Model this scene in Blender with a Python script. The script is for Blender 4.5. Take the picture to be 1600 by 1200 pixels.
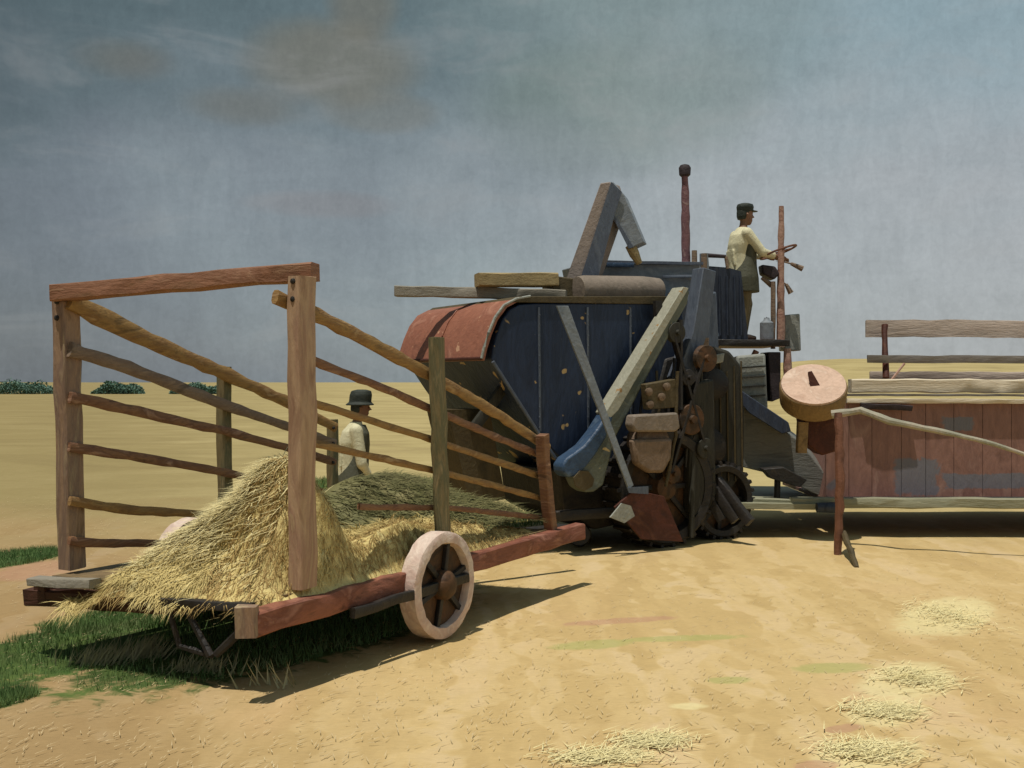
import bpy, bmesh, math, random
from mathutils import Vector, Matrix, noise
random.seed(7)
V = Vector
S = bpy.context.scene
for o in list(bpy.data.objects): bpy.data.objects.remove(o)

# ------------------------------------------------------------------ camera
F, CX, CY, EYE = 1700.0, 800.0, 590.0, 1.7
cam = bpy.data.cameras.new('camera'); co = bpy.data.objects.new('camera', cam)
S.collection.objects.link(co); S.camera = co
co.location = (0, 0, EYE); co.rotation_euler = (math.radians(90), 0, 0)
cam.sensor_width = 36; cam.lens = 36*F/1600; cam.shift_y = -(600-CY)/1600
cam.clip_start = .05; cam.clip_end = 6000

# ------------------------------------------------------------------ light
SUNV = V((-.15, -.18, 1.0)).normalized()
sun = bpy.data.lights.new('sun', 'SUN'); so = bpy.data.objects.new('sun', sun); S.collection.objects.link(so)
sun.energy = 3.9; sun.angle = math.radians(.6); sun.color = (1, .95, .87)
so.rotation_euler = SUNV.to_track_quat('Z', 'Y').to_euler()
so.location = (0, 0, 30)
S.view_settings.view_transform = 'Standard'; S.view_settings.look = 'None'
S.view_settings.exposure = 0.0; S.view_settings.gamma = 1

def lin(c):
    return tuple(((x/255)/12.92 if x/255 <= .04045 else ((x/255+.055)/1.055)**2.4) for x in c)
def rgba(c): return (*lin(c), 1)
def dull(c, k=.80, g=1.0):
    l = .3*c[0]+.59*c[1]+.11*c[2]
    return tuple(min(255, (l+(x-l)*k)*g) for x in c)

class NT:
    def __init__(s, t): s.t = t
    def n(s, typ, **kw):
        n = s.t.nodes.new(typ)
        for k, v in kw.items():
            if hasattr(n, k): setattr(n, k, v)
        return n
    def l(s, a, b): s.t.links.new(a, b)
    def val(s, sock, v):
        if isinstance(v, bpy.types.NodeSocket): s.l(v, sock)
        else: sock.default_value = v
    def math(s, op, a, b=0.0, clamp=False):
        n = s.n('ShaderNodeMath', operation=op); n.use_clamp = clamp
        s.val(n.inputs[0], a); s.val(n.inputs[1], b); return n.outputs[0]
    def mix(s, f, a, b, bt='MIX'):
        n = s.n('ShaderNodeMix', data_type='RGBA', blend_type=bt)
        s.val(n.inputs[0], f); s.val(n.inputs[6], a); s.val(n.inputs[7], b); return n.outputs[2]
    def ramp(s, fac, stops):
        n = s.n('ShaderNodeValToRGB'); e = n.color_ramp.elements
        while len(e) < len(stops): e.new(.5)
        for k, (p, c) in enumerate(stops):
            e[k].position = p; e[k].color = c if len(c) == 4 else (*c, 1)
        s.l(fac, n.inputs[0]); return n.outputs[0]
    def noise(s, vec, scale, detail=3, rough=.5, dist=0):
        n = s.n('ShaderNodeTexNoise'); s.l(vec, n.inputs['Vector'])
        n.inputs['Scale'].default_value = scale; n.inputs['Detail'].default_value = detail
        n.inputs['Roughness'].default_value = rough; n.inputs['Distortion'].default_value = dist
        return n.outputs['Fac']
    def mapping(s, vec, scale=(1, 1, 1), rot=(0, 0, 0), loc=(0, 0, 0)):
        n = s.n('ShaderNodeMapping'); s.l(vec, n.inputs[0])
        n.inputs['Scale'].default_value = scale; n.inputs['Rotation'].default_value = rot; n.inputs['Location'].default_value = loc
        return n.outputs[0]
    def sstep(s, x, a, b):
        n = s.n('ShaderNodeMapRange', interpolation_type='SMOOTHSTEP')
        s.val(n.inputs[0], x); n.inputs[1].default_value = a; n.inputs[2].default_value = b
        return n.outputs[0]

# ------------------------------------------------------------------ sky
W = bpy.data.worlds.new('World'); S.world = W; W.use_nodes = True
t = W.node_tree; t.nodes.clear(); k = NT(t)
out = k.n('ShaderNodeOutputWorld'); bg = k.n('ShaderNodeBackground'); k.l(bg.outputs[0], out.inputs[0])
sky = k.n('ShaderNodeTexSky'); sky.sky_type = 'NISHITA'; sky.sun_disc = False
sky.sun_elevation = math.asin(SUNV.z); sky.sun_rotation = math.atan2(SUNV.x, SUNV.y)
tc = k.n('ShaderNodeTexCoord'); gen = tc.outputs['Generated']
sx = k.n('ShaderNodeSeparateXYZ'); k.l(gen, sx.inputs[0]); dx, dz = sx.outputs[0], sx.outputs[2]
wob = k.noise(gen, 3.0, 4, .55)
wob2 = k.noise(k.mapping(gen, (1, 1, 2.2), loc=(3, 1, 2)), 2.6, 4, .6)
hx = k.math('ADD', dx, k.math('MULTIPLY', k.math('SUBTRACT', wob, .5), .5))
base = k.ramp(k.math('ADD', k.math('MULTIPLY', hx, 1.05), .5), [(.0, rgba((96, 102, 106))), (.22, rgba((122, 129, 135))), (.45, rgba((148, 158, 161))), (.66, rgba((168, 174, 176))), (1, rgba((171, 175, 177)))])
top = k.ramp(k.math('ADD', k.math('MULTIPLY', hx, 1.05), .5), [(.0, rgba((74, 86, 87))), (.35, rgba((98, 114, 116))), (.6, rgba((132, 147, 146))), (.85, rgba((144, 164, 170))), (1, rgba((148, 168, 175)))])
tz = k.sstep(k.math('ADD', dz, k.math('MULTIPLY', k.math('SUBTRACT', wob2, .5), .32)), .12, .33)
col = k.mix(tz, base, top)
def blob(cx, cz, rx, rz, c, amt):
    global col
    a = k.math('DIVIDE', k.math('SUBTRACT', dx, cx), rx); b = k.math('DIVIDE', k.math('SUBTRACT', dz, cz), rz)
    r = k.math('ADD', k.math('MULTIPLY', a, a), k.math('MULTIPLY', b, b))
    r = k.math('ADD', r, k.math('MULTIPLY', k.math('SUBTRACT', wob, .5), 3.0))
    m = k.math('MULTIPLY', k.math('SUBTRACT', 1.0, k.sstep(r, .1, 1.5)), amt)
    col = k.mix(m, col, rgba(c))
blob(-.165, .275, .075, .035, (120, 116, 100), .7)
blob(-.24, .235, .06, .018, (116, 112, 98), .5)
blob(-.12, .235, .05, .016, (124, 122, 110), .45)
blob(-.13, .325, .03, .03, (118, 112, 94), .6)     # ochre clouds
blob(-.32, .265, .045, .02, (112, 107, 92), .6)
blob(-.18, .155, .07, .012, (134, 131, 131), .5)
blob(.10, .24, .12, .06, (122, 134, 124), .5)
blob(.02, .17, .10, .06, (140, 146, 150), .4)
# thin dry-brushed streaks of cloud
st = k.noise(k.mapping(gen, (60, 60, 14)), 1.0, 4, .65, .8)
st2 = k.noise(k.mapping(gen, (9, 9, 26), rot=(0, .25, 0)), 1.0, 4, .6, .6)
fine = k.noise(gen, 190, 3, .6, .6)
v = k.math('ADD', k.math('MULTIPLY', k.math('SUBTRACT', st, .5), .30), k.math('MULTIPLY', k.math('SUBTRACT', st2, .5), .34))
v = k.math('ADD', v, k.math('MULTIPLY', k.math('SUBTRACT', fine, .5), .26))
v = k.math('ADD', v, 1.0)
hs = k.n('ShaderNodeHueSaturation'); k.l(col, hs.inputs['Color']); k.l(v, hs.inputs['Value']); hs.inputs['Saturation'].default_value = 1.05
lav = k.mix(k.math('MULTIPLY', k.sstep(st2, .5, .8), .35), hs.outputs[0], rgba((152, 152, 150)))
skys = k.mix(1.0, sky.outputs[0], (.07, .07, .07, 1), 'MULTIPLY')
k.l(k.mix(.88, skys, lav), bg.inputs[0]); bg.inputs[1].default_value = 1.0

# ------------------------------------------------------------------ materials
def mat(name, cols, scale=3.0, stretch=(1, 1, 1), rough=.65, bump=.35, metal=0.0, var=.22, spots=None):
    m = bpy.data.materials.new(name); m.use_nodes = True
    t = m.node_tree; t.nodes.clear(); k = NT(t)
    o = k.n('ShaderNodeOutputMaterial'); b = k.n('ShaderNodeBsdfPrincipled'); k.l(b.outputs[0], o.inputs[0])
    tc = k.n('ShaderNodeTexCoord').outputs['Object']
    mp = k.mapping(tc, stretch)
    n1 = k.noise(mp, scale, 4, .6, 1.2)
    cols = [dull(c_) for c_ in cols]; N = len(cols)
    c = k.ramp(n1, [(.30+.40*i/max(1, N-1), rgba(cc)) for i, cc in enumerate(cols)])
    n2 = k.noise(mp, scale*7, 4, .65, .5)
    hs = k.n('ShaderNodeHueSaturation'); k.l(c, hs.inputs['Color'])
    k.l(k.math('ADD', k.math('MULTIPLY', k.math('SUBTRACT', n2, .5), var*2.4), 1.0), hs.inputs['Value'])
    c = hs.outputs[0]
    if spots:
        sn = k.noise(tc, spots[1], 2, .55, .4)
        c = k.mix(k.sstep(sn, spots[2], spots[2]+.025), c, rgba(spots[0]))
    k.l(c, b.inputs['Base Color'])
    b.inputs['Roughness'].default_value = rough; b.inputs['Metallic'].default_value = metal
    b.inputs['Specular IOR Level'].default_value = .3
    bp = k.n('ShaderNodeBump'); bp.inputs['Strength'].default_value = bump; bp.inputs['Distance'].default_value = .02
    h = k.math('ADD', n2, k.math('MULTIPLY', n1, 1.5)); k.l(h, bp.inputs['Height']); k.l(bp.outputs[0], b.inputs['Normal'])
    return m
M = {}
M['post'] = mat('weathered_post', [(120, 92, 62), (158, 124, 92), (132, 104, 84), (172, 148, 108)], 2.5, (3, 3, .6))
M['postgreen'] = mat('mossy_post', [(92, 82, 50), (128, 110, 68), (98, 96, 62), (150, 128, 84)], 3, (3, 3, .6))
M['postrear'] = mat('pale_post', [(150, 112, 82), (182, 146, 108), (160, 120, 92), (196, 172, 120)], 2.2, (3, 3, .5))
M['beam'] = mat('red_brown_beam', [(116, 84, 48), (150, 98, 66), (132, 84, 54), (166, 122, 86)], 2.5, (.8, .8, 3))
M['rail'] = mat('ochre_rail', [(112, 84, 42), (158, 118, 58), (136, 96, 48), (182, 146, 92)], 2.5, (1, 1, 4))
M['railred'] = mat('brown_rail', [(96, 66, 44), (142, 98, 62), (118, 76, 50), (172, 130, 98)], 2.5, (1, 1, 4))
M['railgrey'] = mat('grey_rail', [(98, 82, 66), (136, 112, 88), (120, 96, 76), (156, 128, 96)], 2.5, (1, 1, 4))
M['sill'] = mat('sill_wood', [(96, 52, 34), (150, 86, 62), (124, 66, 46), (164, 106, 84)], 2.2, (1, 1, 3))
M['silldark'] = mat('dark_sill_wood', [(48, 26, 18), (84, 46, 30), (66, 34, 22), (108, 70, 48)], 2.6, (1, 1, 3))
M['bed'] = mat('bed_planks', [(92, 74, 44), (128, 102, 62), (108, 86, 54)], 3, (1, 1, 1))
M['wheelpale'] = mat('pale_wheel_paint', [(184, 148, 130), (214, 190, 170), (196, 162, 144), (222, 204, 186)], 3)
M['wheelhub'] = mat('rusty_hub', [(52, 34, 18), (92, 58, 28), (66, 46, 24), (38, 28, 18)], 4)
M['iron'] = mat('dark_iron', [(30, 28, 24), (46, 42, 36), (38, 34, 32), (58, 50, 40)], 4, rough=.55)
M['straw'] = mat('straw', [(190, 164, 84), (208, 184, 106), (196, 170, 92), (220, 204, 134)], 4, bump=.6)
M['strawdark'] = mat('dark_straw', [(152, 118, 54), (172, 138, 68), (160, 126, 60), (184, 154, 84)], 4, bump=.6)
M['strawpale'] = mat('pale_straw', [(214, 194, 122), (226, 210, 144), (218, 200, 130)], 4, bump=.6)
M['hood'] = mat('red_hood_paint', [(138, 80, 58), (158, 94, 68), (148, 86, 62), (170, 110, 84)], 2.2, (1, 1, 1.4), rough=.5, spots=((188, 146, 116), 9, .70))
M['blue'] = mat('blue_body_paint', [(24, 36, 58), (36, 52, 80), (28, 42, 66), (46, 62, 88)], 1.9, (2.2, 2.2, .5), rough=.5, spots=((176, 148, 100), 5.5, .665))
M['bluebright'] = mat('bright_blue_paint', [(36, 58, 88), (52, 78, 108), (42, 66, 96), (76, 98, 118)], 4, rough=.45)
M['bluegrey'] = mat('blue_grey_paint', [(104, 114, 122), (124, 132, 138), (112, 120, 128), (138, 142, 142)], 2.5, rough=.55)
M['slate'] = mat('slate_paint', [(66, 76, 90), (84, 94, 108), (76, 84, 98), (98, 106, 116)], 3, (2, 2, .5), rough=.55)
M['panelblue'] = mat('dark_blue_sheet', [(30, 38, 54), (48, 58, 76), (38, 46, 62), (62, 68, 78)], 4, (3, 3, .4), rough=.55)
M['elev'] = mat('elevator_paint', [(72, 80, 66), (94, 100, 84), (80, 88, 80), (108, 112, 92)], 3, rough=.55, spots=((186, 162, 110), 8, .67))
M['cream'] = mat('cream_sunlit_face', [(144, 144, 122), (162, 160, 138), (152, 150, 128), (174, 172, 152)], 3.5, rough=.55, spots=((150, 118, 76), 10, .66))  # pale tone of the elevator's sunlit top face, put into the colour
M['greyboard'] = mat('grey_board', [(118, 112, 98), (140, 132, 114), (128, 120, 104)], 2.5, (1, 4, 4))
M['ochreboard'] = mat('ochre_board', [(138, 114, 66), (166, 142, 90), (152, 126, 78)], 3, (1, 4, 4))
M['umber'] = mat('umber_metal', [(64, 54, 30), (84, 70, 40), (74, 60, 34)], 4)
M['pinkgrey'] = mat('pink_grey_tank', [(112, 98, 84), (132, 116, 100), (120, 106, 90), (142, 124, 104)], 3)
M['taupe'] = mat('taupe_duct', [(130, 114, 104), (150, 134, 122), (140, 124, 112)], 3, rough=.6)
M['purple'] = mat('purple_rust_pipe', [(104, 68, 74), (132, 90, 92), (118, 78, 82), (160, 128, 120)], 7)
M['pipecap'] = mat('sooty_cap', [(44, 34, 38), (60, 48, 50)], 7)
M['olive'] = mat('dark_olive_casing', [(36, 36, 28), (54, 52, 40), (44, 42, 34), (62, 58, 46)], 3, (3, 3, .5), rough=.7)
M['pinkpulley'] = mat('pink_brown_pulley', [(96, 76, 56), (124, 100, 78), (108, 86, 64), (136, 114, 92)], 5)
M['darkred'] = mat('dark_red_plate', [(60, 26, 16), (86, 38, 22), (72, 32, 20), (96, 52, 32)], 3)
M['pole'] = mat('pink_pole', [(150, 104, 88), (178, 136, 114), (162, 116, 98), (130, 76, 60)], 5)
M['redbrown'] = mat('red_brown_floor', [(92, 54, 36), (122, 74, 50), (106, 64, 44)], 5)
M['palegrey'] = mat('pale_grey_engine', [(124, 128, 118), (146, 148, 136), (134, 136, 126), (106, 112, 108)], 5)
M['midgrey'] = mat('grey_feeder', [(96, 98, 92), (116, 116, 108), (104, 106, 100)], 3, (1, 1, 5))
M['drumtop'] = mat('pink_drum_face', [(186, 146, 118), (206, 168, 140), (194, 156, 128), (212, 182, 156)], 4)
M['drumside'] = mat('ochre_drum_side', [(104, 78, 40), (138, 108, 60), (120, 90, 48)], 5)
M['header'] = mat('header_red_paint', [(120, 82, 70), (142, 100, 86), (130, 90, 78), (154, 116, 100)], 1.4, (2.2, 2.2, .7), rough=.6, spots=((104, 96, 98), 2.2, .665))
def wear(mname, blobs, colr):
    t = M[mname].node_tree; k = NT(t); b = next(n for n in t.nodes if n.type == 'BSDF_PRINCIPLED')
    src = b.inputs['Base Color'].links[0].from_socket; tc = k.n('ShaderNodeTexCoord').outputs['Object']
    sp = k.n('ShaderNodeSeparateXYZ'); k.l(tc, sp.inputs[0]); nz = k.noise(tc, 7, 4, .65, .6)
    for x, z, rx, rz, am in blobs:
        a = k.math('ABSOLUTE', k.math('DIVIDE', k.math('SUBTRACT', sp.outputs[0], x), rx)); c = k.math('ABSOLUTE', k.math('DIVIDE', k.math('SUBTRACT', sp.outputs[2], z), rz))
        q = k.math('ADD', k.math('MAXIMUM', a, c), k.math('MULTIPLY', k.math('SUBTRACT', nz, .5), 1.1))
        src = k.mix(k.math('MULTIPLY', k.math('SUBTRACT', 1.0, k.sstep(q, .85, 1.05)), am), src, rgba(colr))
    k.l(src, b.inputs['Base Color'])
def HB(x, y, hw, hh): return ((x-CX)/F*11.9-1.2, EYE-(y-CY)/F*11.9, hw*11.9/F, hh*11.9/F, .85)
wear('header', [HB(1432, 745, 36, 30), HB(1498, 662, 24, 11), HB(1560, 752, 90, 12), HB(1690, 700, 40, 20)], (104, 108, 116))
M['patch'] = mat('grey_patch', [(100, 108, 118), (118, 122, 126), (108, 114, 122)], 5)
M['lath'] = mat('pink_reel_lath', [(168, 148, 132), (188, 168, 150), (178, 156, 138)], 2, (.6, 4, 4))
M['lathdark'] = mat('grey_reel_lath', [(92, 86, 80), (118, 110, 100), (104, 96, 90)], 2.5, (.6, 4, 4))
M['ledge'] = mat('pale_ledge', [(184, 166, 134), (206, 190, 160), (194, 178, 146)], 2, (.6, 4, 4))
M['ledgegreen'] = mat('green_grey_ledge', [(116, 118, 92), (140, 138, 108), (128, 128, 100)], 2, (.6, 4, 4))
M['boom'] = mat('green_grey_boom', [(122, 122, 98), (150, 144, 120), (176, 154, 132)], 2.5)
M['skin'] = mat('tanned_skin', [(122, 82, 58), (142, 98, 70)], 8, bump=.1, var=.08)
M['shirt'] = mat('cream_shirt', [(190, 182, 138), (212, 204, 160), (200, 192, 150)], 6, var=.1)
M['jacket_shade'] = mat('olive_jacket_and_shade', [(58, 60, 44), (78, 78, 58), (68, 68, 48)], 8, var=.15)  # jacket cloth, dark also for the shaded side of the figures
M['trousers'] = mat('brown_trousers', [(88, 76, 44), (116, 98, 58), (100, 86, 50)], 8, (2, 2, .6), var=.2)
M['cap'] = mat('dark_cap', [(36, 44, 38), (54, 60, 50)], 12)
M['boot'] = mat('boot', [(46, 34, 24), (66, 48, 34)], 9)
M['barrelend'] = mat('pale_barrel_end', [(176, 172, 142), (196, 190, 160), (186, 180, 150)], 6)
M['barrelside'] = mat('dark_barrel_staves', [(56, 42, 24), (80, 60, 34), (66, 50, 30)], 7)
M['bush'] = mat('shrub_leaves', [(70, 104, 88), (84, 120, 98), (76, 112, 94), (96, 130, 106)], .5, bump=0)
M['bark'] = mat('bark', [(60, 50, 36), (82, 68, 48)], 5)
M['grassg'] = mat('green_grass', [(80, 116, 52), (104, 136, 66), (90, 124, 56), (140, 152, 92)], .9, bump=0)
M['grasspale'] = mat('dry_grass', [(146, 142, 98), (170, 160, 112), (120, 124, 78)], 2, bump=0)

# ------------------------------------------------------------------ helpers
def at(px, py, Y): return V(((px-CX)/F*Y, Y, EYE-(py-CY)/F*Y))
def gnd(px, py): Y = F*EYE/(py-CY); return V(((px-CX)/F*Y, Y, 0))
class Plane:                    # an upright plane of the machine or wagon: through A, running along d
    def __init__(s, A, d): s.A = V((A[0], A[1])); s.d = V(d).normalized(); s.n = V((s.d.y, -s.d.x, 0))
    def __call__(s, px, py, off=0.0):
        A = s.A + V((s.n.x, s.n.y))*off; kx = (px-CX)/F
        Y = (A.x*s.d.y - A.y*s.d.x)/(kx*s.d.y - s.d.x)
        return at(px, py, Y)
    def pt(s, u, z, off=0.0): q = s.A + s.d*u + V((s.n.x, s.n.y))*off; return V((q.x, q.y, z))

def jit(a): return V((random.uniform(-a, a), random.uniform(-a, a), random.uniform(-a, a)))
class MB:
    def __init__(s): s.bm = bmesh.new()
    def face(s, vs):
        try: return s.bm.faces.new(vs)
        except ValueError: return None
    def prism(s, pts, ex):
        a = [s.bm.verts.new(p) for p in pts]; b = [s.bm.verts.new(V(p)+ex) for p in pts]
        s.face(a[::-1]); s.face(b); n = len(a)
        for i in range(n): s.face([a[i], a[(i+1) % n], b[(i+1) % n], b[i]])
        return s
    def tube(s, pts, rad, sides=8, wob=0.0, asp=1.0, up=V((0, 0, 1)), flat=None):
        pts = [V(p) for p in pts]
        if not hasattr(rad, '__len__'): rad = [rad]*len(pts)
        # resample
        P, R = [], []
        for i in range(len(pts)-1):
            m = max(1, int((pts[i+1]-pts[i]).length/.09)) if wob else 1
            for j in range(m):
                f = j/m; P.append(pts[i].lerp(pts[i+1], f)); R.append(rad[i]*(1-f)+rad[i+1]*f)
        P.append(pts[-1]); R.append(rad[-1]); rings = []
        for i, p in enumerate(P):
            tg = (P[min(i+1, len(P)-1)]-P[max(i-1, 0)]).normalized()
            u = up if abs(tg.dot(up)) < .95 else V((1, 0, 0))
            a = tg.cross(u).normalized(); b = a.cross(tg).normalized()
            c = p+(jit(wob) if wob else V((0, 0, 0))); r = R[i]*(1+(random.uniform(-.12, .12) if wob else 0)); ring = []
            for q in range(sides):
                an = 2*math.pi*(q+.5)/sides; ca, sa = math.cos(an), math.sin(an)
                if flat: ca = math.copysign(abs(ca)**flat, ca); sa = math.copysign(abs(sa)**flat, sa)
                ring.append(s.bm.verts.new(c+a*ca*r*asp+b*sa*r))
            rings.append(ring)
        for i in range(len(rings)-1):
            for q in range(sides):
                s.face([rings[i][q], rings[i][(q+1) % sides], rings[i+1][(q+1) % sides], rings[i+1][q]])
        s.face(rings[0][::-1]); s.face(rings[-1]); return s
    def beam(s, p0, p1, w, h, up=V((0, 0, 1)), wob=.004, seg=.18):
        # squared timber; w sideways, h along up
        p0, p1 = V(p0), V(p1); n = max(1, int((p1-p0).length/seg)); tg = (p1-p0).normalized()
        a = tg.cross(up if abs(tg.dot(up)) < .97 else V((0, 1, 0))).normalized(); b = a.cross(tg).normalized(); rings = []
        c = .16
        sh = [(-1+c, -1), (1-c, -1), (1, -1+c), (1, 1-c), (1-c, 1), (-1+c, 1), (-1, 1-c), (-1, -1+c)]
        for i in range(n+1):
            p = p0.lerp(p1, i/n)+jit(wob)
            rings.append([s.bm.verts.new(p+a*x*w/2+b*y*h/2+jit(wob*.6)) for x, y in sh])
        for i in range(n):
            for q in range(8): s.face([rings[i][q], rings[i][(q+1) % 8], rings[i+1][(q+1) % 8], rings[i+1][q]])
        s.face(rings[0][::-1]); s.face(rings[-1]); return s
    def lathe(s, c, ax, prof, n=32, cap=True):
        # prof: (along axis, radius)
        ax = V(ax).normalized(); u = ax.cross(V((0, 0, 1)));
        if u.length < .1: u = V((1, 0, 0))
        u.normalize(); w = ax.cross(u).normalized(); rings = []
        for a, r in prof:
            rings.append([s.bm.verts.new(V(c)+ax*a+(u*math.cos(2*math.pi*q/n)+w*math.sin(2*math.pi*q/n))*max(r, 1e-4)) for q in range(n)])
        for i in range(len(rings)-1):
            for q in range(n): s.face([rings[i][q], rings[i][(q+1) % n], rings[i+1][(q+1) % n], rings[i+1][q]])
        if cap: s.face(rings[0][::-1]); s.face(rings[-1])
        return s
    def ring(s, c, ax, prof, n=36):      # closed lathe profile
        s.lathe(c, ax, prof+[prof[0]], n, cap=False); bmesh.ops.remove_doubles(s.bm, verts=s.bm.verts, dist=1e-5); return s
    def box(s, c, X, Y, Z):
        v = [s.bm.verts.new(V(c)+X*a+Y*b+Z*d) for a in (-.5, .5) for b in (-.5, .5) for d in (-.5, .5)]
        for f in ((0, 1, 3, 2), (4, 6, 7, 5), (0, 4, 5, 1), (2, 3, 7, 6), (0, 2, 6, 4), (1, 5, 7, 3)): s.face([v[i] for i in f])
        return s
    def blade(s, p, q, w, side):
        a, b, c = s.bm.verts.new(p-side*w), s.bm.verts.new(p+side*w), s.bm.verts.new(q); s.face([a, b, c])
    def build(s, name, m, parent=None, smooth=True, bevel=0, recalc=True):
        me = bpy.data.meshes.new(name)
        off = parent['_loc'] if parent is not None and '_loc' in parent else (0, 0, 0)
        off = V(off)
        if recalc: bmesh.ops.recalc_face_normals(s.bm, faces=s.bm.faces)
        for v in s.bm.verts: v.co -= off
        s.bm.to_mesh(me); s.bm.free(); me.materials.append(M[m] if isinstance(m, str) else m)
        o = bpy.data.objects.new(name, me); S.collection.objects.link(o)
        if parent is not None: o.parent = parent; o['_loc'] = tuple(off)
        if smooth:
            for p in me.polygons: p.use_smooth = True
            try: me.set_sharp_from_angle(angle=math.radians(38))
            except Exception: pass
        if bevel:
            b = o.modifiers.new('bevel', 'BEVEL'); b.width = bevel; b.segments = 2; b.limit_method = 'ANGLE'
        return o
def thing(name, label, cat, loc, group=None):
    o = bpy.data.objects.new(name, None); S.collection.objects.link(o); o.location = loc; o['_loc'] = tuple(loc)
    o.empty_display_size = .2; o['label'] = label; o['category'] = cat
    if group: o['group'] = group
    return o
def tag(o, label, cat, group=None, kind=None):
    o['label'] = label; o['category'] = cat
    if group: o['group'] = group
    if kind: o['kind'] = kind
    return o

# ------------------------------------------------------------------ ground
def gz(x, y):
    z = 0
    d = max(0, y-35)
    if d > 0:
        r = max(0.0, min(1.0, (x/max(y, 1)-.02)/.30)); r = r*r*(3-2*r)
        h = 3.6*r
        z += h*(1-math.exp(-(d/55)**2))*(1 if y < 200 else 1)
        z += .35*(1-math.exp(-(d/60)**2))
        z += noise.noise(V((x*.012, y*.012, 0)))*.5*min(1, d/60)
    return z
bm = bmesh.new()
ys = [-6+i*.5 for i in range(44)]
y = ys[-1]
while y < 1500: y *= 1.09; ys.append(y)
NX = 90
grid = []
for y in ys:
    hw = max(14, abs(y)*1.15+10); row = []
    for i in range(NX+1):
        x = -hw+2*hw*i/NX
        near = .012*noise.noise(V((x*1.3, y*1.3, 3)))+.02*noise.noise(V((x*.4, y*.4, 9))) if y < 40 else 0
        yy = y
        z = gz(x, y) + near
        if y > 260: z = z*max(0, 1-(y-260)/500) - (y-260)*.004
        row.append(bm.verts.new((x, yy, z-.012)))
    grid.append(row)
for a, b in zip(grid, grid[1:]):
    for i in range(NX): bm.faces.new((a[i], a[i+1], b[i+1], b[i]))
me = bpy.data.meshes.new('ground'); bm.to_mesh(me); bm.free()
for p in me.polygons: p.use_smooth = True
ground = bpy.data.objects.new('ground', me); S.collection.objects.link(ground); ground['kind'] = 'structure'

m = bpy.data.materials.new('stubble_ground'); m.use_nodes = True; t = m.node_tree; t.nodes.clear(); k = NT(t)
o = k.n('ShaderNodeOutputMaterial'); b = k.n('ShaderNodeBsdfPrincipled'); k.l(b.outputs[0], o.inputs[0])
pos = k.n('ShaderNodeTexCoord').outputs['Object']
sp = k.n('ShaderNodeSeparateXYZ'); k.l(pos, sp.inputs[0]); gx, gy = sp.outputs[0], sp.outputs[1]
n1 = k.noise(pos, .55, 4, .6, 1.0)
track = k.mapping(pos, (2.6, .42, 1), rot=(0, 0, math.radians(18)))
n2 = k.noise(track, 1.3, 5, .6, .9)
n3 = k.noise(pos, 7, 4, .65, .8)
vor = k.n('ShaderNodeTexVoronoi'); vor.feature = 'SMOOTH_F1'; vor.inputs['Scale'].default_value = 2.2; vor.inputs['Smoothness'].default_value = .25
dist = k.n('ShaderNodeVectorMath', operation='ADD'); k.l(track, dist.inputs[0])
nv = k.n('ShaderNodeTexNoise'); k.l(pos, nv.inputs['Vector']); nv.inputs['Scale'].default_value = 2.5
sc = k.n('ShaderNodeVectorMath', operation='SCALE'); k.l(nv.outputs['Color'], sc.inputs[0]); sc.inputs['Scale'].default_value = .9
k.l(sc.outputs[0], dist.inputs[1]); k.l(dist.outputs[0], vor.inputs['Vector'])
sv = k.n('ShaderNodeSeparateXYZ'); k.l(vor.outputs['Color'], sv.inputs[0]); dab = sv.outputs[0]
f = k.math('ADD', k.math('MULTIPLY', n2, .6), k.math('MULTIPLY', dab, .4))
tan = k.ramp(f, [(.2, rgba((174, 148, 100))), (.42, rgba((183, 157, 108))), (.58, rgba((190, 165, 117))), (.75, rgba((195, 171, 129)))])
tan = k.mix(k.math('MULTIPLY', k.sstep(n1, .5, .75), .30), tan, rgba((190, 156, 118)))
yel = k.ramp(k.noise(k.mapping(pos, (.5, .9, 1)), .35, 6, .65, 1.2), [(.3, rgba((144, 128, 88))), (.5, rgba((162, 146, 100))), (.7, rgba((176, 160, 114)))])
far = k.sstep(k.math('ADD', gy, k.math('MULTIPLY', k.math('SUBTRACT', n1, .5), 6)), 9.5, 16)
c = k.mix(far, tan, yel)
# leftward light falloff painted in as darker, browner ground; pinkish soil beside the grass
left = k.sstep(k.math('ADD', k.math('DIVIDE', gx, k.math('MAXIMUM', gy, 1.0)), k.math('MULTIPLY', k.math('SUBTRACT', n1, .5), .3)), -.08, -.42)
c = k.mix(k.math('MULTIPLY', left, .55), c, k.mix(far, rgba((118, 92, 66)), rgba((116, 102, 66))))
def patch(c, cx, cy, rx, ry, ang, colr, amt, edge=1.3, nz=n3):
    ca, sa = math.cos(ang), math.sin(ang)
    ux = k.math('ADD', k.math('MULTIPLY', k.math('SUBTRACT', gx, cx), ca/rx), k.math('MULTIPLY', k.math('SUBTRACT', gy, cy), sa/rx))
    uy = k.math('ADD', k.math('MULTIPLY', k.math('SUBTRACT', gx, cx), -sa/ry), k.math('MULTIPLY', k.math('SUBTRACT', gy, cy), ca/ry))
    r = k.math('ADD', k.math('MULTIPLY', ux, ux), k.math('MULTIPLY', uy, uy))
    r = k.math('ADD', r, k.math('MULTIPLY', k.math('SUBTRACT', nz, .5), 2.2))
    return k.mix(k.math('MULTIPLY', k.math('SUBTRACT', 1.0, k.sstep(r, .7, edge)), amt), c, colr)
def pxpatch(c, x0, y0, x1, y1, th, colr, amt, edge=1.3):
    a, b2 = gnd(x0, y0), gnd(x1, y1); m_ = (a+b2)/2; d = b2-a
    return patch(c, m_.x, m_.y, d.length/2, th, math.atan2(d.y, d.x), colr, amt, edge)
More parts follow.
